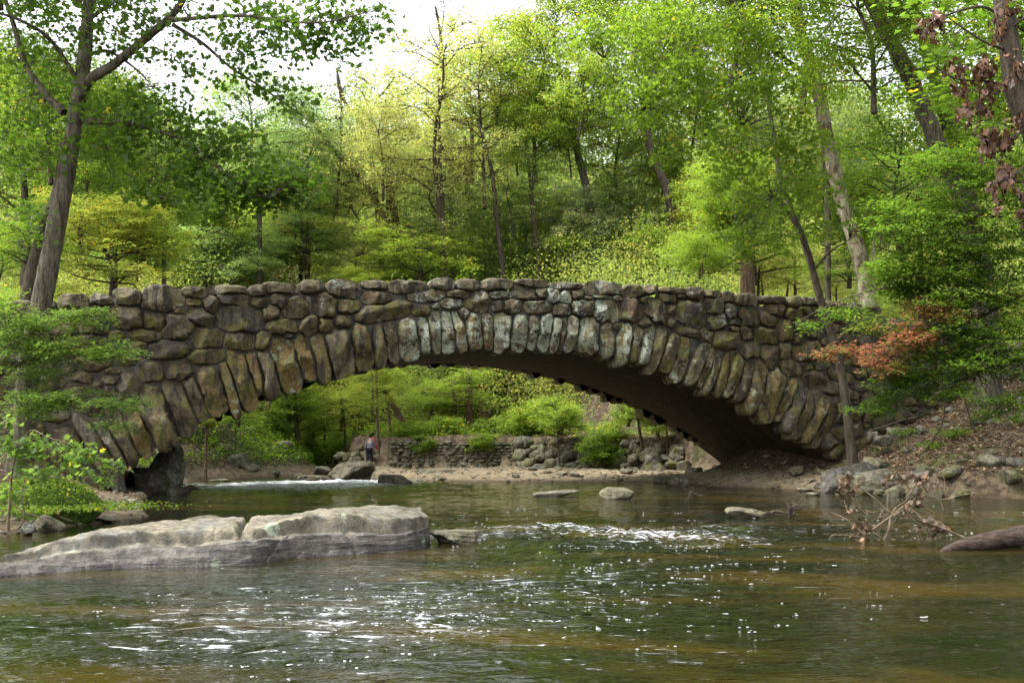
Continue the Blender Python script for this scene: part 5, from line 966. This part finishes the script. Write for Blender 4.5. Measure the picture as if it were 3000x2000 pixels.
# small leaved bush in front of the left end of the bridge
b4 = np.array([-12.2, 24.2, 0]); b4[2] = gz(b4[0], b4[1])
T4 = [('stem', [b4 - [0, 0, .1], b4 + [.2, 0, 1.4], b4 + [.5, -.2, 2.6], b4 + [.9, -.2, 3.6]], .09, .03)]
for pts in ([(-60, 1150), (60, 1000), (200, 930), (330, 925)], [(-60, 1180), (80, 1050), (240, 1010), (360, 1020), (425, 1058)], [(-40, 1200), (100, 1150), (250, 1130), (380, 1170), (430, 1192)], [(-40, 1220), (80, 1200), (220, 1180), (330, 1230)], [(-60, 1050), (40, 920), (130, 890)]):
    T4.append(('bough', PP(pts, 24.6, -1), .028, .006))
S4 = [(120, 935, 24.2, 190, 32, .9, 69), (250, 920, 23.8, 90, 22, .5, 23), (180, 1020, 24.0, 210, 45, .9, 96), (330, 1035, 23.7, 95, 26, .5, 27), (90, 1090, 24.2, 130, 40, .8, 34), (200, 1165, 23.8, 180, 34, .8, 66), (360, 1180, 23.6, 70, 18, .4, 16), (90, 1200, 24.0, 110, 25, .7, 27), (320, 1240, 23.6, 60, 40, .5, 13), (20, 980, 24.4, 120, 100, .9, 57), (20, 880, 24.6, 60, 40, .5, 13)]
bough_tree('small_leaved_bush', 'light green small leaved bush with flat sprays across the left end of the bridge', 'bush', b4, T4, S4, 'lf_fresh', .07, OVAL, 44, .30, 34, bark='bark_brown', thick=.10, up=.84)
# broad leaved bush low at the left
b5 = P(20, 1560, 20.4); b5[2] = gz(b5[0], b5[1])
T5 = [('stem', [b5 - [0, 0, .1]] + PP([(28, 1480), (35, 1380), (60, 1290)], 20.4), .035, .018), ('stem', [b5 + [.15, 0, 0]] + PP([(70, 1520), (65, 1450), (75, 1390)], 20.2), .018, .010)]
for pts in ([(60, 1350), (130, 1320), (240, 1330), (330, 1350)], [(60, 1340), (150, 1370), (260, 1390), (350, 1365)], [(70, 1400), (160, 1400), (250, 1415), (320, 1400)], [(50, 1310), (90, 1260), (140, 1280), (210, 1300)], [(30, 1300), (20, 1240), (10, 1200)]):
    T5.append(('bough', PP(pts, 20.3, -.5), .012, .004))
S5 = [(60, 1310, 20.2, 90, 50, .4, 26), (160, 1320, 20.1, 80, 32, .4, 16), (240, 1340, 19.9, 70, 26, .3, 13), (330, 1365, 19.8, 26, 26, .2, 4), (120, 1380, 20.1, 80, 30, .4, 12), (250, 1385, 19.9, 60, 14, .3, 6), (20, 1240, 20.2, 30, 45, .3, 9), (310, 1405, 19.8, 20, 14, .2, 3), (40, 1420, 20.2, 40, 40, .3, 6)]
bough_tree('broad_leaved_bush', 'gangly bush with broad pale green leaves at the left water edge', 'bush', b5, T5, S5, 'lf_fresh', .115, LOBE, 8, .17, 35, bark='twig', thick=.3, up=.6)
# mossy mound and fern patch
V, F = rock_shape(501, (2.2, 1.8, 1.1), 4, .2); V = V + np.array([P(110, 1500, 22.5)[0], 22.8, .35])
mound = mobj('mossy_mound', V, F, simple_noise_mat('moss', (0.035, 0.06, 0.008), (0.08, 0.13, 0.015), 9, 1.0, .9, .05)); tag(mound, 'bright green mossy mound on the left bank', 'moss mound')
rg = np.random.default_rng(40); n = 5200; x = rg.normal(P(110, 1500, 22.5)[0], 1.0, n); y = rg.normal(22.6, .8, n); rr2 = ((x - P(110, 1500, 22.5)[0]) / 1.1) ** 2 + ((y - 22.8) / .9) ** 2
z = np.maximum(.35 + .55 * np.sqrt(np.clip(1 - rr2, 0, 1)), ground_z(x, y)) + rg.uniform(.0, .09, n); V, F, k = leaves(np.stack([x, y, z], -1), np.full(n, .055), rg, QUAD, .6)
tag(mobj('ground_cover', V, F, M['lf_green'], smooth=False, attrs={'rnd': np.repeat(rg.uniform(0, 1, n), k)}), 'creeping green ground cover on and around the mossy mound', 'ground cover', kind='stuff')
# saplings and greenery on the right slope
for lab, pts, Yd, w_, blobs in [
 ('thin bare leaning sapling on the right slope with a dark curved stem', [(2708, 1340), (2735, 1285), (2760, 1240), (2768, 1190), (2770, 1120)], 38, 7, [(2775, 1140, 38, 60, 45, .6, 14)]),
 ('pale thin upright sapling near the right edge', [(2850, 1262), (2835, 1200), (2815, 1130), (2790, 1060)], 39, 6, [(2830, 1130, 39, 80, 60, .7, 18)])]:
    p0 = P(*pts[0], Yd); p0[2] = gz(p0[0], p0[1]) - .05
    bough_tree('sapling', lab, 'sapling', p0, [('stem', [p0] + PP(pts[1:], Yd), w_ / FPX * Yd / 2, .012)], blobs, 'lf_green', .09, OVAL, 26, .3, int(w_ * 7), bark='bark_dark', up=.75)
for lab, u, v, Yd, ru, rv, n in [('dark green ground plants under the pale wide boulder', 2800, 1330, 38.5, 60, 25, 26), ('tuft of green plants beside the tall pointed rock', 2890, 1290, 39.5, 60, 30, 26), ('low green plants at the foot of the slim tree', 2520, 1285, 38.5, 55, 10, 14), ('green plants among the stones in the middle of the right slope', 2680, 1255, 42, 90, 14, 22), ('trailing plants by the mossy cube block', 2730, 1375, 38, 40, 10, 10), ('green ferns at the right edge above the cut bank', 2970, 1340, 38, 60, 30, 20)]:
    p0 = P(u, v, Yd); p0[2] = gz(p0[0], p0[1]); hv = HV - (p0[2] + .15 - EYE) * FPX / Yd
    bough_tree('ground_plant', lab, 'plant', p0, [('stem', [p0, p0 + [0, 0, .2]], .01, .006)], [(u, hv, Yd, ru, max(rv * .6, 8), .7, n)], 'lf_green', .08, OVAL, 22, .22, int(u), up=.6)
# unseen crowns added above the frame to shade the bridge, hung on near trees
def shade_crown(root, items, lf):
    for x, y, z, sx, sz, pr in items:
        lm, cm = PR[pr]; rz = rt.uniform(0, 6.3); l = np.array([x, y, z]) - np.array(root.location)
        child('limbs', lm, root, l, (sx, sx, sz), rz, M['bark']); child('crown', cm, root, l, (sx, sx, sz), rz, M[lf])
def byname(st): return [o for o in scene.objects if str(o.get('label', '')).startswith(st)][0]
shade_crown(byname('big grey trunked tree'), [(-13, 27, 18.5, 1.0, .8, 'round1'), (-15, 21, 17, 1.1, .8, 'round2')], 'lf_green')
shade_crown(byname('slim bent dark trunk'), [(11, 37, 21, 1.0, .7, 'round1'), (6, 34, 21.5, .9, .6, 'round3')], 'lf_green')
shade_crown(byname('layered bright green beech'), [(15, 28, 13, 1.2, .8, 'round2'), (18, 22, 11, 1.3, 1.0, 'round1'), (12, 31, 18, 1.0, .7, 'round3')], 'lf_green')
# ---------------------------------------------------------------- two walkers
M['skin'] = simple_noise_mat('skin', (0.38, 0.22, 0.15), (0.44, 0.27, 0.19), 8, .55, .1)
def cloth(name, c): return simple_noise_mat(name, tuple(x * .85 for x in c), c, 14, .9, .4, .01)
def skin_mesh(name, pts, edges, parent, mat, root=0, sub=1):
    me = bpy.data.meshes.new(name); me.from_pydata([tuple(p[:3]) for p in pts], edges, []); me.materials.append(mat)
    o = bpy.data.objects.new(name, me); col.objects.link(o); o.parent = parent
    o.modifiers.new('skin', 'SKIN'); sv = me.skin_vertices[0].data
    for i, p in enumerate(pts): sv[i].radius = (p[3], p[4] if len(p) > 4 else p[3]); sv[i].use_root = i == root
    s = o.modifiers.new('sub', 'SUBSURF'); s.levels = sub; s.render_levels = sub
    for p_ in me.polygons: p_.use_smooth = True
    return o
def person(label, loc, face, h, top, pants, lean, hairc, reach):
    """standing with bowed head; face = heading of the gaze, lean = forward stoop in metres at the shoulders"""
    t = empty('person', loc, face); tag(t, label, 'person'); k = h / 1.72; L_ = lean
    J = {'pel': (0, 0, .95), 'wst': (0, L_ * .3, 1.12), 'chs': (0, L_ * .75, 1.32), 'nck': (0, L_ * 1.1, 1.47), 'hd0': (0, L_ * 1.35, 1.55), 'hd1': (0, L_ * 1.55, 1.67)}
    V = []; E_ = []; ix = {}
    def v(n, p, r, r2=None): ix[n] = len(V); V.append((p[0] * k, p[1] * k, p[2] * k, r * k, (r2 or r) * k)); return ix[n]
    def e(a, b): E_.append((ix[a], ix[b]))
    v('pel', J['pel'], .13, .10); v('wst', J['wst'], .125, .09); v('chs', J['chs'], .155, .10); v('nck', J['nck'], .055); v('hd0', J['hd0'], .075, .085); v('hd1', J['hd1'], .085, .10); v('top', (0, L_ * 1.6, 1.74), .06)
    v('nose', (0, L_ * 1.5 + .115, 1.60), .014)
    for a, b in (('pel', 'wst'), ('wst', 'chs'), ('chs', 'nck'), ('nck', 'hd0'), ('hd0', 'hd1'), ('hd1', 'top'), ('hd0', 'nose')): e(a, b)
    hands = {}
    for s, nm in ((-1, 'l'), (1, 'r')):
        f = reach if s == 1 else .08
        v('sh' + nm, (s * .17, L_ * .9, 1.41), .055); v('el' + nm, (s * .24, L_ * .9 + f * .4, 1.14), .042); v('wr' + nm, (s * .22, L_ * .9 + f, .92), .027); v('pm' + nm, (s * .22, L_ * .9 + f + .03, .84), .036, .018)
        e('chs', 'sh' + nm); e('sh' + nm, 'el' + nm); e('el' + nm, 'wr' + nm); e('wr' + nm, 'pm' + nm)
        for q in range(4):
            a = v('f%d%s' % (q, nm), (s * .22 + (q - 1.5) * .02, L_ * .9 + f + .045, .80), .010); b = v('g%d%s' % (q, nm), (s * .22 + (q - 1.5) * .021, L_ * .9 + f + .055, .765 + .006 * abs(q - 1.4)), .008); e('pm' + nm, 'f%d%s' % (q, nm)); e('f%d%s' % (q, nm), 'g%d%s' % (q, nm))
        v('th' + nm, (s * .22 - s * .045, L_ * .9 + f + .05, .83), .010); e('pm' + nm, 'th' + nm)
        st = .10 if s == 1 else -.06
        v('hp' + nm, (s * .10, 0, .90), .095); v('kn' + nm, (s * .11, st * .5 + .03, .50), .062); v('an' + nm, (s * .12, st, .09), .042); v('ft' + nm, (s * .125, st + .14, .035), .036)
        e('pel', 'hp' + nm); e('hp' + nm, 'kn' + nm); e('kn' + nm, 'an' + nm); e('an' + nm, 'ft' + nm)
    skin_mesh('body', V, E_, t, M['skin'], 0, 1)
    def sub(names, edges, grow, mat, name, root=0):
        vs = [(*V[ix[n]][:3], V[ix[n]][3] + grow, V[ix[n]][4] + grow) for n in names]; es = [(names.index(a), names.index(b)) for a, b in edges]; return skin_mesh(name, vs, es, t, mat, root)
    sub(['wst', 'pel', 'chs', 'shl', 'ell', 'wrl', 'shr', 'elr', 'wrr', 'nck'], [('pel', 'wst'), ('wst', 'chs'), ('chs', 'shl'), ('shl', 'ell'), ('ell', 'wrl'), ('chs', 'shr'), ('shr', 'elr'), ('elr', 'wrr'), ('chs', 'nck')], .018, top, 'jacket')
    sub(['pel', 'hpl', 'knl', 'anl', 'hpr', 'knr', 'anr'], [('pel', 'hpl'), ('hpl', 'knl'), ('knl', 'anl'), ('pel', 'hpr'), ('hpr', 'knr'), ('knr', 'anr')], .015, pants, 'trousers')
    for s_, nm in (('l', 'anl'), ('r', 'anr')): sub(['an' + s_, 'ft' + s_], [('an' + s_, 'ft' + s_)], .016, M['shoe'], 'shoe')
    V2, F = rock_shape(77, (.20 * k, .23 * k, .21 * k), 3, .0); V2 = V2 + np.array([0, (L_ * 1.5 - .02) * k, 1.665 * k]); mobj('hair', V2, F, hairc, t, local=True)
    return t
M['shoe'] = cloth('dark_shoe', (0.03, 0.03, 0.03)); M['grey_top'] = cloth('grey_blue_knit', (0.13, 0.14, 0.19)); M['navy'] = cloth('dark_navy_trousers', (0.012, 0.012, 0.02)); M['red_top'] = cloth('red_shirt', (0.45, 0.02, 0.035)); M['hair'] = cloth('dark_hair', (0.02, 0.014, 0.01))
q = P(1083, 1373, 61.0); person('person in a grey hooded top and dark trousers seen from behind on the gravel bar', (q[0], q[1], gz(q[0], q[1])), R(-12), 1.62, M['grey_top'], M['navy'], .10, M['hair'], .12)
q = P(1081, 1370, 61.7); person('person in a red top bending over just beyond the grey hooded person', (q[0], q[1], gz(q[0], q[1])), R(-40), 1.86, M['red_top'], M['navy'], .16, M['hair'], .22)
# ---------------------------------------------------------------- fallen log and driftwood in the stream
rg = np.random.default_rng(55)
a = W0(2745, 1614); a[2] = -.06; lp = [a, W0(2800, 1608) + [0, 0, .02], W0(2900, 1606) + [0, .1, .10], W0(3000, 1604) + [0, .15, .17], W0(3120, 1602) + [0, .2, .26], W0(3300, 1598) + [0, .3, .42]]
V, F = tube(spline(lp, 60), 0, None, 22, None, bump=.16, seed=4, rads=[.03, .10, .145, .165, .18, .2]); tag(mobj('fallen_log', V, F, M['log']), 'waterlogged brown log slanting into the stream from the right edge', 'log')
ZX = lambda x, y: (2300 + x / 3.136, 1150 + y / 3.136)
Yt = 19.0
def dz(pts): return [P(*ZX(x, y), Yt) for x, y in pts]
db = empty('dead_branch', P(*ZX(900, 1460), Yt)); tag(db, 'tangled dead branch with hanging brown leaf clumps standing in the stream beside the log', 'branch')
tw = MB()
STK = [([(850, 1480), (900, 1380), (960, 1260), (985, 1150), (1040, 1060), (1130, 1000), (1200, 900), (1245, 820)], .028, .008), ([(870, 1480), (960, 1380), (980, 1240), (1050, 1170)], .022, .01), ([(790, 1265), (900, 1180), (1000, 1110), (1120, 1010), (1280, 945), (1430, 975), (1600, 935), (1760, 915)], .014, .005), ([(410, 1100), (520, 1140), (620, 1210), (700, 1290), (830, 1400)], .010, .006), ([(405, 1500), (412, 1330), (500, 1305), (640, 1320), (760, 1355), (850, 1385)], .007, .005),
 ([(1000, 1140), (860, 1000), (740, 900), (620, 830), (520, 750)], .012, .006), ([(600, 1110), (620, 1180), (680, 1280)], .009, .005), ([(1050, 1160), (1150, 1150), (1240, 1150), (1340, 1210)], .012, .006), ([(1000, 1130), (1120, 1060), (1180, 1100), (1260, 1170), (1400, 1230), (1560, 1300), (1700, 1370)], .016, .012), ([(970, 1340), (1100, 1380), (1250, 1410), (1420, 1450)], .014, .007), ([(980, 1120), (940, 1050), (940, 900), (900, 820), (850, 740)], .010, .004), ([(860, 1490), (880, 1370), (870, 1280), (910, 1160), (960, 1110)], .012, .006), ([(1060, 1080), (1000, 1030), (990, 1000)], .01, .005), ([(1260, 970), (1350, 960), (1420, 1000), (1440, 1080)], .006, .003), ([(1200, 1240), (1210, 1330), (1220, 1400)], .005, .003), ([(1340, 1240), (1350, 1340), (1360, 1420)], .006, .003), ([(1140, 970), (1130, 860), (1060, 780)], .008, .004), ([(880, 1330), (760, 1240), (640, 1180), (600, 1170)], .014, .006), ([(580, 1100), (560, 990), (600, 880)], .006, .003), ([(1460, 900), (1460, 800), (1400, 700), (1320, 680)], .006, .003)]
for pts, r0, r1 in STK:
    d3 = dz(pts); ph = rg.uniform(-.3, .3); d3 = [p + np.array([0, ph * i / len(d3), 0]) for i, p in enumerate(d3)]; V, F = tube(spline(d3, len(pts) * 6), r0 * 1.05, max(r1 * 1.05, .006), 6, None, bump=.2, seed=3); tw.add(V, F)
for _ in range(70):
    x, y = rg.uniform(500, 1450), rg.uniform(800, 1450); a_ = rg.uniform(0, 6.3); l_ = rg.uniform(60, 170); p0, p1 = dz([(x, y), (x + math.cos(a_) * l_, y + math.sin(a_) * l_ * .7)]); m = (p0 + p1) / 2 + rg.normal(0, .05, 3)
    V, F = tube(spline([p0, m, p1], 6), .007, .004, 4); tw.add(V, F)
tw.build('twigs', M['twig'], db)
cl = MB()
for x, y, rx, ry, n in [(720, 1240, 55, 60, 60), (710, 1400, 50, 70, 60), (770, 1450, 45, 40, 30), (570, 800, 60, 50, 40), (560, 900, 40, 70, 36), (640, 1060, 35, 40, 20), (640, 900, 40, 40, 22), (1000, 770, 80, 40, 40), (1130, 800, 90, 40, 40), (1270, 800, 60, 60, 26), (1230, 1010, 40, 60, 26), (1130, 1070, 30, 50, 16), (1330, 1210, 80, 40, 60), (1420, 1240, 50, 40, 34), (1350, 1310, 40, 40, 18), (450, 960, 14, 30, 6), (1190, 960, 60, 30, 20)]:
    c = np.array([P(*ZX(x + rg.normal() * rx * .6, y + rg.normal() * ry * .6), Yt + rg.normal() * .1) for _ in range(n)]); V, F, k = leaves(c, np.full(n, .085), rg, LOBE, .1); cl.add(V, F, rnd=np.repeat(rg.uniform(0, 1, n), k))
cl.build('dead_leaves', M['lf_drift'], db, smooth=False)
# small snag caught on the wedge rock
sn = empty('drift_snag', P(2320, 1512, 25.2)); tag(sn, 'dark tuft of drift roots caught beside the wedge rock in the riffle', 'driftwood'); tw = MB()
for _ in range(46):
    c = P(2322 + rg.normal() * 8, 1494 + rg.normal() * 9, 25.2 + rg.normal() * .1); d = rg.normal(size=3) * .14; V, F = tube(spline([c, c + d * .5 + rg.normal(0, .02, 3), c + d], 5), .014, .004, 4); tw.add(V, F)
for pts in ([(2255, 1502), (2275, 1497), (2300, 1503), (2325, 1506)], [(2240, 1499), (2262, 1506), (2290, 1508)]): V, F = tube(spline(PP(pts, 25.2), 14), .035, .02, 6, None, .2); tw.add(V, F)
tw.build('roots', M['bark_dark'], sn)
sn = empty('drift_root', W0(2025, 1458)); tag(sn, 'small dark root knot poking out of the calm water right of mid stream', 'driftwood'); tw = MB()
for _ in range(22):
    c = W0(2026 + rg.normal() * 5, 1457) + [0, 0, .05 + rg.uniform(0, .10)]; d = rg.normal(size=3) * .12; V, F = tube(spline([c, c + d * .5, c + d], 4), .02, .006, 4); tw.add(V, F)
tw.build('roots', M['bark_dark'], sn)
V, F = tube(spline([W0(535, 1447) + [0, 0, .12], W0(560, 1437) + [0, 0, .14], W0(585, 1434) + [0, 0, -.02]], 16), .10, .06, 9, None, .2); tag(mobj('driftwood_log', V, F, M['bark_brown']), 'short driftwood log by the foot of the leaning black slab', 'log')
for lab, pts, Yd, r in [('bleached stick lying over the rocks on the left bank', [(30, 1470), (70, 1498), (110, 1512), (155, 1530)], 20.5, .018), ('dark stick slanting down the mossy mound', [(150, 1500), (180, 1515), (215, 1528)], 22, .03), ('long pale root running along the top of the cut bank at the right edge', [(2890, 1370), (2940, 1345), (2990, 1335), (3060, 1320)], 36.5, .05), ('second root winding above the cut bank at the right edge', [(2800, 1392), (2880, 1378), (2950, 1362), (3050, 1350)], 36, .04), ('bent root on the slope behind the slim tree foot', [(2545, 1262), (2590, 1250), (2640, 1232), (2690, 1222)], 42.5, .05)]:
    V, F = tube(spline(PP(pts, Yd), 18), r, r * .6, 6, None, .2); tag(mobj('fallen_stick' if 'stick' in lab else 'tree_root', V, F, M['twig'] if 'pale' in lab or 'bleach' in lab else M['bark_dark']), lab, 'stick' if 'stick' in lab else 'root')
# ---------------------------------------------------------------- dark tree with hanging clumps of big dead leaves at the upper right
b6 = np.array([8.6, 17.0, 0]); b6[2] = gz(*b6[:2]); Yd = 14.5
b6 = P(3110, 1500, 14.5); b6 = np.array([b6[0] + .9, 15.5, 0]); b6[2] = gz(b6[0], b6[1])
T6 = [('trunk', [b6 - [0, 0, .2], P(3200, 900, 15), P(3090, 500, 14.6), P(2985, 300, 14.5), P(2960, 150, 14.5), P(2930, -60, 14.5), P(2900, -300, 14.5)], .17, .11)]
for pts in ([(2960, 150), (2880, 120), (2760, 40)], [(2975, 260), (2900, 240), (2800, 230), (2730, 190)], [(3000, 380), (2930, 420), (2860, 400)], [(3010, 480), (2960, 520), (2900, 540)], [(2955, 100), (2990, 60), (3060, 40)], [(2950, 60), (2870, 20), (2740, 60), (2700, 100)]): T6.append(('bough', PP(pts, 14.5, -.4), .022, .006))
dt = bough_tree('vine_hung_tree', 'dark tree hung with clumps of big curled dead brown leaves at the upper right corner', 'tree', b6, T6, [(2950, 40, 14.8, 90, 60, .5, 8), (2800, 140, 14.6, 60, 60, .5, 5)], 'lf_dark', .10, LOBE, 10, .2, 36, bark='bark_dark', thick=.3)
cl = MB()
for u, v, ru, rv, n in [(2720, 70, 22, 30, 26), (2745, 45, 18, 15, 12), (2800, 195, 26, 20, 22), (2815, 255, 24, 30, 26), (2870, 200, 34, 24, 30), (2900, 185, 22, 20, 16), (2895, 255, 30, 30, 28), (2835, 320, 28, 28, 28), (2880, 310, 24, 22, 20), (2900, 395, 40, 24, 34), (2950, 400, 30, 30, 26), (2900, 440, 24, 20, 18), (2945, 500, 34, 34, 34), (2920, 540, 30, 24, 22), (2980, 200, 30, 40, 30), (2920, 90, 20, 30, 16), (2985, 345, 22, 26, 18), (2925, 610, 12, 20, 8), (2990, 620, 14, 22, 9), (2960, 20, 30, 30, 18), (2985, 560, 20, 26, 12)]:
    q = rg.normal(size=(n, 3)); c = np.array([P(u + a_[0] * ru * .55, v + a_[2] * rv * .55, 14.3 + a_[1] * .1) for a_ in q]); V, F, k = leaves(c, np.full(n, .125), rg, LOBE, .05, np.tile([0, 0, -1.2], (n, 1)))
    Vr = V.reshape(-1, k, 3); mid = Vr.mean(1, keepdims=True); w_ = rg.uniform(.3, .75, (n, 1, 1)); V = (mid + (Vr - mid) * np.concatenate([w_, w_, np.ones((n, 1, 1))], 2) + .018 * rg.normal(size=Vr.shape)).reshape(-1, 3); cl.add(V, F, rnd=np.repeat(rg.uniform(0, .95, n), k))
cl.build('dead_leaf_clumps', M['lf_dead'], dt, smooth=True)
# ---------------------------------------------------------------- leaf litter, pebbles, foam flecks (nobody could count them)
def litter():
    n = 90000; y = np.where(rg.uniform(0, 1, n) > .5, rg.uniform(17, 80, n), rg.uniform(34, 46, n)); x = (np.where(y < 46, rg.uniform(-150, 3150, n), rg.uniform(-150, 3150, n)) - 1500) / FPX * y; d = river_dist(x, y); s = (x + 12.2) * .949 + (y - 35) * .3125; t_ = -(x + 12.2) * .3125 + (y - 35) * .949
    dens = np.clip((ground_z(x, y) - .25) * 1.4, .05, 1); ok = (d > .3) & (rg.uniform(0, 1, n) < dens) & ~((s > -1) & (s < 26.9) & (t_ > 1) & (t_ < BW) & (x < 3)); x, y = x[ok], y[ok]; n = len(x)
    V, F, k = leaves(np.stack([x, y, ground_z(x, y) + rg.uniform(.005, .05, n)], -1), np.full(n, .10), rg, QUAD, .72)
    tag(mobj('leaf_litter', V, F, M['lf_litter'], smooth=False, attrs={'rnd': np.repeat(rg.uniform(0, 1, n), k)}), 'fallen brown leaves strewn over the banks', 'leaf litter', kind='stuff')
litter()
def pebbles():
    D0, F0 = ico(1); n = 7000; b = MB(); y = rg.uniform(20, 62, n); x = (rg.uniform(0, 2900, n) - 1500) / FPX * y; d = river_dist(x, y); z = ground_z(x, y); ok = (d > -.15) & (z < .55) & ((y > 46) | (x > 7) | (x < -7)); x, y, z = x[ok], y[ok], z[ok]; n = len(x)
    sz = rg.uniform(.025, .09, n) * (1 + 1.5 * (rg.uniform(0, 1, n) > .96)); V = D0[None] * sz[:, None, None] * np.stack([rg.uniform(.8, 1.5, n), rg.uniform(.8, 1.4, n), rg.uniform(.4, .8, n)], -1)[:, None] + np.stack([x, y, z], -1)[:, None] + rg.normal(0, .006, (n, len(D0), 3))
    F = (F0[None] + (np.arange(n) * len(D0))[:, None, None]).reshape(-1, 3); tag(mobj('pebbles', V.reshape(-1, 3), F, M['river_rock'], attrs={'rnd': np.repeat(rg.uniform(0, 1, n), len(D0)), 'lich': np.zeros(n * len(D0))}), 'small pebbles on the gravel bar and sand', 'pebbles', kind='stuff')
pebbles()
def foam():
    D0, F0 = ico(1); C = []; S_ = []
    for u0, v0, ru, rv, n, sz in [(1900, 1665, 160, 55, 150, .018), (1650, 1700, 330, 60, 130, .015), (1280, 1800, 330, 90, 230, .014), (950, 1830, 420, 120, 200, .013), (1750, 1770, 320, 90, 110, .014), (2350, 1760, 420, 130, 110, .014), (1900, 1590, 260, 40, 160, .018), (1500, 1580, 200, 30, 80, .018), (2050, 1640, 240, 40, 130, .018), (600, 1730, 500, 60, 90, .013), (1500, 1520, 600, 40, 120, .02), (2700, 1540, 250, 60, 70, .02), (1700, 1900, 700, 70, 60, .012), (760, 1430, 200, 12, 90, .03)]:
        for _ in range(int(n * .5)):
            v = v0 + rg.normal() * rv * .6
            if v < 1400 or v > 2010: continue
            c = W0(u0 + rg.normal() * ru * .6, v); m = 1 + int(rg.exponential(2.0))
            for _k in range(min(m, 7)): C.append(c + np.append(rg.normal(0, sz * 1.6, 2) * np.array([1.7, 1]), .004)); S_.append(sz * .72 * rg.uniform(.15, 1.0) ** 1.3)
    C, S_ = np.array(C), np.array(S_); n = len(C); V = D0[None] * S_[:, None, None] * np.array([1.7, 1.2, .34]) + C[:, None]; F = (F0[None] + (np.arange(n) * len(D0))[:, None, None]).reshape(-1, 3)
    t = NT('foam_bubbles'); m_ = t.done(t.bsdf((.50, .52, .53), .5, .3)); tag(mobj('foam', V.reshape(-1, 3), F, m_), 'white foam flecks drifting on the stream', 'foam', kind='stuff')
foam()
